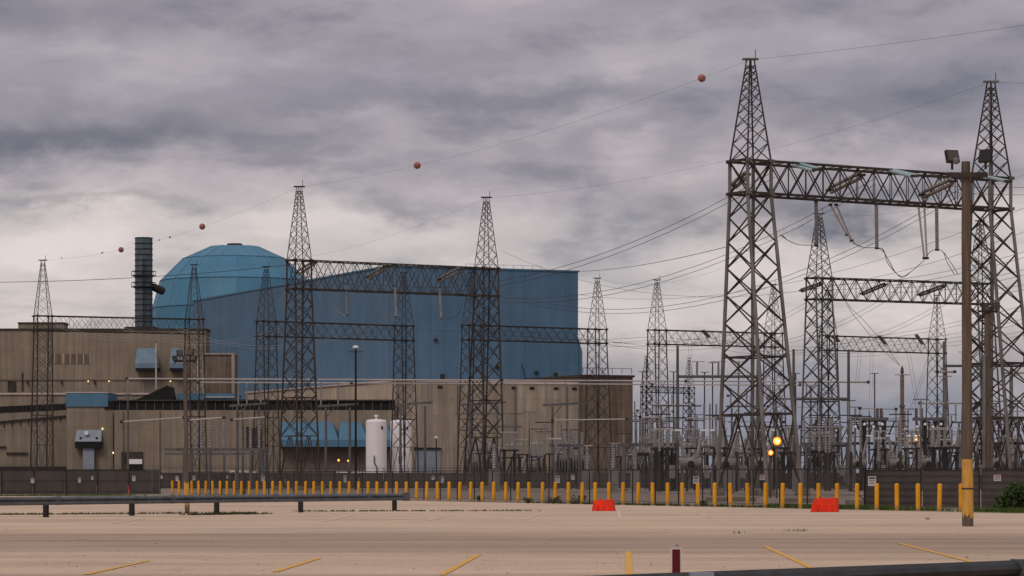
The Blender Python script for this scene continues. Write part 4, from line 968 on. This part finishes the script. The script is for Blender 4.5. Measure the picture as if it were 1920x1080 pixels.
# ------------------------------------------------------------------ lamps
def lamp_glow(x, y, k, r, label, ybase=None):
    c = P(x, y, k); t = thing('yard_lamp', Vector((c.x, c.y, 0)), label, 'lamp')
    MB().bar((0, .35, 0), (0, .35, c.z+.2), .07, 6).build('pole', m_steel, t)
    MB().lathe((0, .25, c.z), [(r*.6, 0), (r*1.15, .25)], 14, (0, -1, 0)).build('housing', m_dark, t)
    l = MB().lathe((0, -.02, c.z), [(r, 0), (r*.95, .05), (r*.3, .1)], 16, (0, -1, 0)).build('lens', m_glow, t)
    MB().lathe((0, -.13, c.z), [(r*.5, 0), (r*.3, .03)], 14, (0, -1, 0)).build('bulb', m_glow2, l)
    ld_ = bpy.data.lights.new('lamp_light', 'POINT'); ld_.energy = 60*r/.3; ld_.color = (1, .5, .15); ld_.shadow_soft_size = .2
    lo_ = bpy.data.objects.new('lamp_light', ld_); C.objects.link(lo_); lo_.parent = t; lo_.location = (0, -.45, c.z)
lamp_glow(1457, 827, 26, .29, 'bright lit orange lamp low in the tallest tower, upper of two')
lamp_glow(1445, 849, 26, .18, 'smaller lit orange lamp just below the bright one')
lamp_glow(1718, 824, 17, .15, 'small lit orange lamp under the right switch table')
lamp_glow(635, 863, 13, .16, 'small dim lit lamp below the blue hoods, left of a pair')
lamp_glow(653, 864, 13, .14, 'small dim lit lamp below the blue hoods, right of a pair')
# black double street lamp
k = 15; o = G(667, k); t = thing('street_lamp', o, 'slim black lamp post with a flat pale head before the blue hall', 'street lamp')
z = CH+(HY-652)/k
MB().bar((0, 0, 0), (0, 0, z-.2), .17, 8, .12).build('pole', m_black, t)
MB().lathe((0, 0, z-.1), [(.18, 0), (.38, .08), (.36, .3), (.1, .4)], 12).build('lamp_head', m_insw, t)
MB().bar((-.9, 0, z-.5), (.9, 0, z-.5), .05).build('crossarm', m_steel, t)
k = 11; o = G(818, k); t = thing('street_lamp', o, 'short lamp post with pale head beside the grey roller door', 'street lamp'); z = CH+(HY-822)/k
MB().bar((0, 0, 0), (0, 0, z), .1, 6).build('pole', m_steel, t); MB().lathe((0, 0, z), [(.3, 0), (.34, .2), (.1, .35)], 10).build('lamp_head', m_insw, t)

# wooden poles with floodlights
def flood(root, p, d, up, s, back=False):
    p = Vector(p); m = MB()
    rz, rx = d, up
    m.cbox(p, (s, s*.28, s*.95), rz, rx)
    h = m.build('floodlight', m_dark, root)
    off = Matrix.Rotation(rz, 3, 'Z') @ Matrix.Rotation(rx, 3, 'X') @ Vector((0, -s*.16, 0))
    MB().cbox(p+off, (s*.84, s*.05, s*.8), rz, rx).build('lens', m_lampf, h)
    MB().bar(p-Vector((0, 0, s*.35)), p-Vector((0, 0, s*.95)), s*.09, 6).build('bracket', m_dark, h)
def woodpole(px, ybase, ytop, wpx, ypaint, label, lean=0, bigsag=0):
    k = (ybase-HY)/CH; o = G(px, k); t = thing('wooden_pole', o, label, 'pole'); z = CH+(HY-ytop)/k; r = wpx/2/k; zp = CH+(HY-ypaint)/k if ypaint else None
    prof = []; n = 14; mb = MB(); rings = 24
    vs = []; rr_ = random.Random(int(px))
    for j in range(rings+1):
        f = j/rings
        for i in range(n):
            a = 2*math.pi*i/n; q = r*(1-.22*f)*(1+rr_.uniform(-.03, .03)); vs.append((q*math.cos(a)+lean*f, q*math.sin(a), z*f))
    fs = [(j*n+i, j*n+(i+1) % n, (j+1)*n+(i+1) % n, (j+1)*n+i) for j in range(rings) for i in range(n)]+[tuple(range(rings*n, rings*n+n))]
    mb.add(vs, fs).build('shaft', m_wood, t)
    if zp:
        m2 = MB(); vs = []
        for j in range(13):
            zz = .28+(zp-.28)*j/12; f = zz/z
            for i in range(22):
                a = 2*math.pi*i/22; jag = rr_.uniform(-.1, .16) if j == 0 else 0
                q = r*(1-.22*f)*1.045; vs.append((q*math.cos(a)+lean*f, q*math.sin(a), zz+jag))
        m2.add(vs, [(j*22+i, j*22+(i+1) % 22, (j+1)*22+(i+1) % 22, (j+1)*22+i) for j in range(12) for i in range(22)]).build('yellow_band', m_woody, t)
        zz = zp*.55; MB().lathe((lean*zz/z, 0, zz), [(r*1.08, 0), (r*1.08, .05)], 16).build('strap', m_rust, t)
    return t, k, z, r
t, k, z, r = woodpole(1814.5, 987, 303, 21, 861, 'big near wooden pole with chipped yellow base and two floodlights on top', -.06)
zz = z-.42; MB().cbox((-.05, -.2, zz), (1.25, .12, .14)).build('crossarm', m_rust, t)
for s, xx in ((-1, -.5), (1, .42)): pass
flood(t, (-.52, -.3, z+.12), .35, -.35, .42); flood(t, (.50, -.3, z+.14), 2.4, .25, .42)
MB().lathe((-.42, -.35, z-.12), [(.02, 0), (.1, .03), (.12, .14), (.05, .2)], 10).build('camera_dome', m_grey, t)
# conduit on the pole
MB().bar((.1, r+.02, 2.6), (.08, r*.8, 5.5), .04, 6).build('conduit', m_dark, t)
k = 30; ybase = HY+CH*k; t, k, z, r = woodpole(1852, ybase, 575, 14, None, 'second wooden pole behind the screened fence, floodlights facing away', -.03)
MB().cbox((0, -.2, z-.3), (1.2, .12, .14)).build('crossarm', m_dark, t)
flood(t, (-.15, .0, z+.02), .15, .1, .48, True); flood(t, (.52, .0, z+.05), -.15, .1, .48, True)
MB().bar((-.25, -.25, 0), (-.25, -.25, z-3), .12, 8).build('conduit', m_galv, t)
t, k, z, r = woodpole(351, 962, 668, 9, 905, 'slim left wooden pole with yellow base rising behind the guardrail', -.1)
MB().cbox((-.1, 0, z-.2), (.9, .1, .1)).build('crossarm', m_dark, t)
flood(t, (-.30, -.1, z+.12), .5, -.3, .27); flood(t, (.15, -.1, z+.16), -.4, -.3, .3); flood(t, (-.5, -.1, z-.1), .9, -.3, .25); flood(t, (.33, -.1, z-.1), -.9, -.3, .25)

# ------------------------------------------------------------------ fences
def dirn(a, b): return (b-a).normalized()
def screen_fence(a, b, H, npan, label, rails=3, ybot=.05, top_open=0.0, wires=True, ph=1.0):
    t = thing('screened_fence', a, label, 'fence'); d = dirn(a, b); L = (b-a).length; ang = math.atan2(d.y, d.x); t.rotation_euler.z = ang
    pw = L/npan; me = MB()
    segs = 6; vs = []
    for i in range(segs+1):
        x = .05+(pw-.1)*i/segs; o_ = .012*math.sin(i*2.1)
        vs += [(x, o_, ybot), (x, o_+.01, (H-.05)*ph)]
    me.add(vs, [(2*i, 2*i+2, 2*i+3, 2*i+1) for i in range(segs)]); me = me.mesh('screen_panel', m_screen)
    post = MB().bar((0, .09, 0), (0, .09, H+.05), .04, 6).mesh('post', m_dark)
    for i in range(npan): inst('screen_panel', me, t, (i*pw, 0, 0))
    for i in range(npan+1): inst('post', post, t, (i*pw, -.18, 0))
    for j in range(rails): MB().bar((0, -.06, .3+(H-.3)*j/(rails-1)), (L, -.06, .3+(H-.3)*j/(rails-1)), .011 if j < rails-1 else .028).build('rail', m_dark, t)
    if wires:
        wm = MB()
        for j in range(3): wm.bar((0, -.05-.05*j, H+.12+.13*j), (L, -.05-.05*j, H+.12+.13*j), .006, 3, cap=False)
        wm.build('barbed_wire', m_mesh, t)
    return t
FA = G(1623, 38.2); FB = Vector((29.5, 136.5, 0))
screen_fence(FA, FB, 1.93, 5, 'dark fabric-screened fence at right behind the yellow bollards', 6, .05, wires=False)
LA = Vector((-62, 254, 0)); LB = G(300, 21.6)
screen_fence(LA, LB, 2.2, 12, 'dark fabric-screened fence at far left beyond the guardrail', 3)
CA = G(300, 14.9); CB = G(1640, 14.0)
screen_fence(CA, CB, 2.65, 30, 'long dark-screened fence at the back of the gravel strip', 4, .1, ph=.80)
# chain link between
t = thing('chain_link_fence', BR, 'long chain-link fence with dark posts right behind the yellow bollards', 'fence')
fa = FA-BR; fb = BL+bn*2+bu*2-BR; d = (fb-fa).normalized(); L = (fb-fa).length; HF = 1.93
npst = int(L/2.95)
pm = MB().bar((0, 0, 0), (0, 0, HF), .036, 6).mesh('post', m_dark)
for i in range(npst+1): inst('post', pm, t, fa+d*(L*i/npst))
MB().bar(fa+Vector((0, 0, HF)), fb+Vector((0, 0, HF)), .028, 5).build('top_rail', m_dark, t)
MB().bar(fa+Vector((0, 0, .12)), fb+Vector((0, 0, .12)), .014, 4).build('tension_wire', m_dark, t)
for zz in (.62, 1.1): MB().bar(fa+Vector((0, 0, zz)), fb+Vector((0, 0, zz)), .012, 4).build('tension_wire', m_mesh, t)
mm = MB(); sp_ = .12; n = int(L/sp_); hh = HF-.1
for i in range(-int(hh/sp_), n):
    for s in (1, -1):
        x0 = i*sp_ if s == 1 else i*sp_+hh; x1 = x0+s*hh
        za, zb2 = .1, HF
        if x0 < 0 or x1 < 0 or x0 > L or x1 > L: continue
        mm.bar(fa+d*x0+Vector((0, 0, za)), fa+d*x1+Vector((0, 0, zb2)), .0035, 3, cap=False)
tag(mm.build('wire_mesh', m_mesh, t), kind='stuff')
# corner brace
MB().bar(fa+Vector((0, 0, .35)), fa+d*2.8+Vector((0, 0, 1.5)), .03, 5).build('corner_brace', m_dark, t)
# gate-like thin posts at left
t = thing('gate_frame', G(286, 21.8), 'tubular gate frame where the left fence meets the bollards', 'gate')
for x in (0, .65): MB().bar((x, -.3, 0), (x, -.3, 2.1), .05, 6).build('post', m_galvd, t)
MB().bar((-.5, -.3, 2.1), (.65, -.3, 2.1), .05, 6).build('top_bar', m_galvd, t)

# signs on the fences
def sign(px, py, k, w_, h, label, head=m_signt):
    c = P(px, py, k); t = thing('warning_sign', c, label, 'sign')
    MB().box((-w_/2, -.02, -h/2), (w_/2, 0, h/2)).build('plate', m_sign, t)
    MB().box((-w_*.40, -.026, h*.22), (w_*.40, -.021, h*.40)).build('heading_bar', head, t)
    for i in range(3): MB().box((-w_*.36, -.026, h*(.05-.16*i)), (w_*(.36-.1*(i % 2)), -.021, h*(.10-.16*i))).build('text_line', m_signt, t)
sign(1635, 902, 38.9, .38, .46, 'largest white notice on the right screened fence, by its corner post')
sign(1870, 896, 40.4, .33, .28, 'small white notice with red heading on the right screened fence', m_signr)
for i, (x, y, k, w_, h, l) in enumerate(((1305, 900, 33.6, .33, .42, 'white notice on the chain-link fence left of the tallest tower'), (1429, 895, 35.6, .26, .28, 'small pinkish notice on the chain-link fence below the lit lamps'),
        (1045, 899, 29.5, .30, .44, 'white notice on the chain-link fence below the vent-slotted wall'), (1074, 895, 30, .22, .30, 'small pinkish notice next to a larger white one'),
        (828, 899, 26.7, .28, .44, 'white notice on the chain-link fence right of the white tanks'), (812, 896, 26.5, .20, .28, 'small notice just left of a larger one right of the tanks'),
        (647, 898, 24.7, .2, .5, 'narrow notice under the slim black lamp post'), (493, 897, 23.4, .28, .42, 'white notice among the left bollards'),
        (426, 894, 22.5, .15, .26, 'tiny notice above the left bollards'), (364, 896, 22.6, .24, .4, 'white notice just right of the slim wooden pole'),
        (332, 897, 22.2, .24, .42, 'white notice above the first bollards'), (303, 894, 21.2, .18, .3, 'small notice at the end of the left fence'),
        (61, 901, 22.2, .28, .4, 'leftmost white notice on the left fence'), (149, 900, 22.0, .22, .42, 'second white notice on the left fence'),
        (173, 896, 22.0, .18, .3, 'small notice on the left fence, mid-way'), (251, 897, 21.9, .26, .44, 'white notice near the right end of the left fence'))):
    sign(x, y, k, w_, h, l, m_signr if 'pink' in l else m_signt)

# ------------------------------------------------------------------ bollards
bp = thing('bollard', BR, 'x', 'bollard', 'row of yellow bollards along the fence')
MB().lathe((0, 0, 0), [(.10, 0), (.10, 1.17), (.085, 1.205), (.05, 1.225), (.01, 1.23)], 16).build('post', m_yellow, bp, smooth=False)
MB().lathe((0, 0, 0), [(.16, -.01), (.15, .025)], 14).build('footing', m_concl, bp)
xs = [323,336,347,360,372.5,385.5,399,412.5,425.5,439,452.5,467.5,482,496,511,526,541,556,572.5,588,604,620,637,654.5,672,690,707,724.5,744,762,781,800,820.5,842,862,882.5,904,925,948,971,992.5,1017,1041,1065.5,1091,1116,1142,1168,1196.5,1224,1252,1280,1309,1340,1370,1402,1435,1467,1501,1535,1569,1607,1644,1682,1721.5,1761,1802]
nb = len(xs)
for i, x in enumerate(xs):
    o = bp if i == 0 else copy_tree(bp)
    # where the view ray through column x meets the row
    s = (x-960)/F; dx, dy = bu.x, bu.y; tt = (s*BR.y-BR.x)/(dx-s*dy)
    o.location = BR+bu*tt
    o.rotation_euler = (R.uniform(-.02, .02), R.uniform(-.026, .026), R.uniform(0, 6))
    if i < nb//2: o['label'] = f'yellow steel bollard, {ordn(i+1)} from the left end of the row'
    else: o['label'] = f'yellow steel bollard, {ordn(nb-i)} from the right end of the row'

# ------------------------------------------------------------------ orange barriers
def barrier(x0, x1, ybase, ytop, label, flip=1):
    k = (ybase-HY)/CH; o = G((x0+x1)/2, k); t = thing('traffic_barrier', o, label, 'barrier', 'orange plastic barriers'); W = (x1-x0)/k; H = (ybase-ytop)/k
    a = W/2
    if flip > 0: top = [(-a*.86, H*.86), (a*.62, H), (a*.86, H*.98)]
    else: top = [(-a*.74, H*.93), (a*.7, H), (a*.94, H*.99)]
    vs = [(-a, -.24, 0), (a*.84, -.34, 0), (a, .1, 0), (-a*.9, .28, 0), (top[0][0], -.08, top[0][1]), (top[1][0], -.1, top[1][1]), (top[2][0], .1, top[2][1]), (top[0][0]+.05, .1, top[0][1])]
    b = MB().add(vs, [(0,3,2,1),(4,5,6,7),(0,1,5,4),(1,2,6,5),(2,3,7,6),(3,0,4,7)]).build('body', m_red, t)
    bv = b.modifiers.new('bevel', 'BEVEL'); bv.width = .035; bv.segments = 3
    for f in (-.5, .0, .45): MB().cbox((a*f, -.235+.0, H*.33), (.06, .10, H*.4), 0, -.28).build('rib', m_red, t)
    MB().lathe((-a*.3, -.0, H*.9), [(.06, 0), (.06, .08)], 10).build('filler_cap', m_red, t)
barrier(1109, 1155, 958, 936, 'orange-red plastic barrier standing before the middle bollards')
barrier(1518, 1574, 960, 933, 'orange-red plastic barrier near the right bollards, larger in view', -1)

# ------------------------------------------------------------------ guardrails
def wbeam(t, pts, top, m, name='rail_beam', h=.32):
    prof = [(0, 0), (-.05, .035), (-.085, .08), (-.05, .13), (0, .16), (-.05, .19), (-.085, .24), (-.05, .285), (0, .32)]
    prof = [(a, b*h/.32) for a, b in prof]
    vs = []; n = len(prof)
    d = (pts[-1]-pts[0]).normalized(); nn = Vector((-d.y, d.x, 0))
    if nn.y > 0: nn = -nn
    for p in pts:
        for a, b in prof: vs.append(p+nn*(-a)+Vector((0, 0, top-.32*h/.32+b)))
        for a, b in prof: vs.append(p+nn*(-a-.008)+Vector((0, 0, top-.32*h/.32+b)))
    N2 = 2*n; fs = []
    for j in range(len(pts)-1):
        for i in range(n-1):
            fs.append((j*N2+i, (j+1)*N2+i, (j+1)*N2+i+1, j*N2+i+1)); fs.append((j*N2+n+i, j*N2+n+i+1, (j+1)*N2+n+i+1, (j+1)*N2+n+i))
        for i in (0, n-1): fs.append((j*N2+i, j*N2+n+i, (j+1)*N2+n+i, (j+1)*N2+i))
    return MB().add(vs, fs).build(name, m, t)
r0 = gy(744, 957.5); r1 = gy(91, 970); dd = (r1-r0).normalized()
t = thing('guardrail', r0, 'long grey steel guardrail with five dark posts crossing the left of the lot', 'guardrail')
e0 = -dd*.55; e3 = (r1-r0)+dd*14
npt = 14
wbeam(t, [e0+(e3-e0)*i/npt for i in range(npt+1)], .78, m_rail)
nn = Vector((-dd.y, dd.x, 0)); nn = nn if nn.y > 0 else -nn
# flared terminal
fl_ = MB(); fl_.add([e0+Vector((0, 0, .44)), e0+Vector((0, 0, .80)), e0-dd*.45+nn*-.12+Vector((0, 0, .84)), e0-dd*.45+nn*-.12+Vector((0, 0, .43)),
                     e0+nn*.04+Vector((0, 0, .44)), e0+nn*.04+Vector((0, 0, .80)), e0-dd*.45+nn*-.08+Vector((0, 0, .84)), e0-dd*.45+nn*-.08+Vector((0, 0, .43))],
                    [(0,1,2,3),(7,6,5,4),(1,5,6,2),(0,3,7,4),(2,6,7,3)]); fl_.build('end_terminal', m_rail, t)
base_pts = [gy(744, 957.5), gy(589, 961), gy(429, 964), gy(263, 967), gy(91, 970)]
for i, bpnt in enumerate(base_pts+[base_pts[-1]+(base_pts[-1]-base_pts[-2])]):
    f = (bpnt-r0).dot(dd); q = dd*f+nn*.12
    MB().cbox((q.x, q.y, .36), (.15, .17, .74), math.atan2(dd.y, dd.x)).build('post', m_dark, t)
    MB().lathe((q.x-nn.x*.2, q.y-nn.y*.2, .62), [(.025, 0), (.025, .03)], 8, -nn).build('bolt', m_dark, t)
for i in range(4):
    q = dd*(2.5+i*7.6)-nn*.03; MB().cbox((q.x, q.y, .62), (.35, .03, .33), math.atan2(dd.y, dd.x)).build('splice', m_rail, t)
# near guardrail, bottom right
a0 = P(1905, 1051, 194); a1 = P(900, 1084, 240); a0g = Vector((a0.x, a0.y, 0)); a1g = Vector((a1.x, a1.y, 0)); dn = (a1g-a0g).normalized()
t = thing('guardrail', a0g, 'near dark guardrail cutting the bottom right corner', 'guardrail')
wbeam(t, [(a1g-a0g)*i/10+(dn*0) for i in range(11)]+[(a1g-a0g)+dn*6], .70, m_raild)
n3 = Vector((-dn.y, dn.x, 0)); n3 = n3 if n3.y > 0 else -n3
for f in (.06, 2.0, 3.95, 5.9): q = dn*f+n3*.12; MB().cbox((q.x, q.y, .34), (.14, .16, .70), math.atan2(dn.y, dn.x)).build('post', m_dark, t)
MB().cbox(Vector((0, 0, .54))+dn*.0-n3*.03, (.05, .16, .34), math.atan2(dn.y, dn.x)).build('end_cap', m_rail, t)
# delineator
c = P(1268, 1027, 205); t = thing('marker_post', Vector((c.x, c.y, 0)), 'pale marker post with a dark red reflective face at the bottom edge', 'marker post')
z = c.z; hw = 11/205
MB().box((-hw, -.012, 0), (hw, .02, z)).build('post', m_pinkw, t)
MB().box((-hw*.70, -.02, z-.55), (hw*.62, -.0125, z-.015)).build('reflector', m_maroon, t)
c = P(1318, 1075, 226); t = thing('cable_clamp', Vector((c.x, c.y, 0)), 'grey-blue block behind the near guardrail right of the marker post', 'block')
MB().box((-.10, .1, .0), (.10, .3, c.z)).build('block', m_greyb, t)
# red hydrant-like marker at left
c = gy(243, 930); t = thing('marker_stake', c, 'thin leaning red marker stake before the left fence', 'stake')
MB().bar((0, 0, 0), (-.12, 0, .85), .05, 6).build('stake', m_signr, t); MB().bar((-.12, 0, .85), (-.13, 0, .95), .03, 6).build('tip', m_rust, t)
# concrete sleepers at the tallest tower
for i, (x0, x1, y) in enumerate(((1325, 1418, 940), (1470, 1545, 942), (1588, 1622, 946))):
    k = (y-HY)/CH; o = G(x0, k); tag(MB().box((0, 0, 0), ((x1-x0)/k, .8, .25)).build('concrete_sleeper', m_joint, None, -o*0), ('low dark concrete beam on the gravel at the feet of the tallest tower', 'low dark concrete beam right of the tallest tower foot', 'short dark concrete beam left of the right screened fence')[i], 'beam').location = o

# ------------------------------------------------------------------ grass, weeds, bush
def tufts(name, pts, h, m, label, blades=7, w_=.02, cat_='grass'):
    mb = MB()
    for p in pts:
        for _ in range(blades):
            a = R.uniform(0, 6.28); b = R.uniform(.05, .6); hh = h*R.uniform(.4, 1.1); x = p[0]+R.uniform(-.1, .1); y = p[1]+R.uniform(-.1, .1)
            dx, dy = math.cos(a), math.sin(a); ww = w_*R.uniform(.6, 1.4)
            mb.add([(x-dy*ww, y+dx*ww, 0), (x+dy*ww, y-dx*ww, 0), (x+dx*b*hh, y+dy*b*hh, hh)], [(0, 1, 2)])
    return tag(mb.build(name, m), label, cat_, kind='stuff')
def along(a, b, n, jit): return [(a+(b-a)*R.random()+Vector((R.gauss(0, jit), R.gauss(0, jit), 0))) for _ in range(n)]
p1 = BR-bu*8+bn*.9; p2 = BR+bu*19+bn*.7
gp = []
for _ in range(34):
    c_ = p1+(p2-p1)*R.random()**.9; n_ = R.randint(12, 90); gp += [c_+bu*R.gauss(0, .9)+bn*R.gauss(0, .28) for _ in range(n_)]
tufts('grass', gp, .24, m_grass, 'green grass growing along the right bollards and screened fence', 8, .018)
tufts('grass', along(BR+bu*18+bn*.6, BR+bu*50+bn*.6, 260, .35), .18, m_weed, 'sparse dry grass along the middle of the bollard row', 8, .02)
tufts('weeds', along(gy(0, 965.5), gy(480, 962), 260, .25)+along(gy(360, 966), gy(480, 964), 200, .3), .10, m_weed, 'low weeds in the joint behind the guardrail at left', 6, .02)
tufts('weeds', along(gy(560, 959), gy(1000, 958), 160, .25), .09, m_weed, 'low weeds in a pavement joint before the middle bollards', 6, .02)
tufts('weeds', along(G(0, 23.5), G(230, 22.8), 700, 1.0), .14, m_grass, 'patchy grass on the verge before the left fence', 7, .03)
tufts('weeds', along(gy(1478, 996), gy(1512, 996), 10, .06)+along(gy(1380, 1000), gy(1390, 1000), 4, .05)+along(gy(1735, 972), gy(1737, 975), 3, .03), .10, m_weed, 'few dry weeds poking from cracks in the lot', 5, .008)
def bush(o, rx, ry, h, n, label, name='shrub', m=m_bush):
    t = thing(name, o, label, 'shrub'); mb = MB(); rr_ = random.Random(int(o.x*10))
    clumps = [(rr_.uniform(-rx, rx)*.7, rr_.uniform(-ry, ry)*.7, h*rr_.uniform(.2, .8), rr_.uniform(.25, .5)*min(rx, h)) for _ in range(14)]
    for _ in range(n):
        cx, cy, cz, cr = rr_.choice(clumps); v = Vector((rr_.gauss(0, 1), rr_.gauss(0, 1), rr_.gauss(0, 1))).normalized()*cr*rr_.uniform(.5, 1.05)
        p = Vector((cx, cy, cz))+v
        if p.z < .02: p.z = rr_.uniform(.02, .3)
        a = Vector((rr_.gauss(0, 1), rr_.gauss(0, 1), rr_.gauss(0, 1))).normalized(); b = a.orthogonal().normalized(); s = rr_.uniform(.03, .062)*(h/1.2)**.5
        mb.add([p-a*s*1.6, p+b*s*.8, p+a*s*1.6, p-b*s*.8], [(0, 1, 2, 3)])
    tag(mb.build('foliage', m, t), kind='stuff')
    sm = MB()
    for i in range(6): sm.bar((0, 0, 0), clumps[i][:3], .02, 4, .008)
    sm.build('stem', m_bark, t)
bush(G(1908, 42.0), .8, .7, 1.25, 4200, 'dark green bush at the right edge before the screened fence')
bush(G(1882, 41.5), .45, .4, .75, 1500, 'smaller bush left of the dark green one')
for i, (x, y, s, l) in enumerate(((982, 944, .35, 'small weed clump below the third gap from the plant corner'), (1029, 945, .45, 'small leafy weed under the vent-slotted wall'), (1077, 945, .5, 'leafy weed left of the first orange barrier'),
        (894, 941, .35, 'small weed right of the guardrail end'), (1306, 948, .3, 'small weed left of the tallest tower'), (445, 928, .5, 'leafy weed among the left bollards'))):
    bush(G(x, (y-HY)/CH)+bn*.3, s, s*.6, s*1.1, 260, l, 'weed_plant', m_weed)
# birds on the wire level
for i, (x, y, s, l) in enumerate(((318, 446, .5, 'small dark bird flying right of the stack, higher one'), (298, 451, .4, 'small dark bird flying right of the stack, lower one'), (191, 475, .45, 'small dark bird flying left of the stack, nearer to it'), (115, 484, .3, 'tiny dark bird flying near the far left spire'))):
    c = P(x, y, 12); t = thing('bird', c, l, 'bird')
    MB().lathe((-.3*s, 0, 0), [(.02*s, 0), (.14*s, .2*s), (.16*s, .45*s), (.08*s, .8*s), (.02*s, 1.1*s)], 8, (1, 0, .3)).build('body', m_dark, t)
    for q in (-1, 1): MB().add([(0, 0, .1*s), (.4*s, 0, .12*s), (.1*s, q*.9*s, .5*s), (-.1*s, q*.6*s, .45*s), (0, 0, .06*s), (.4*s, 0, .08*s)], [(0,1,2,3),(4,3,2,5)]).build('wing', m_dark, t)
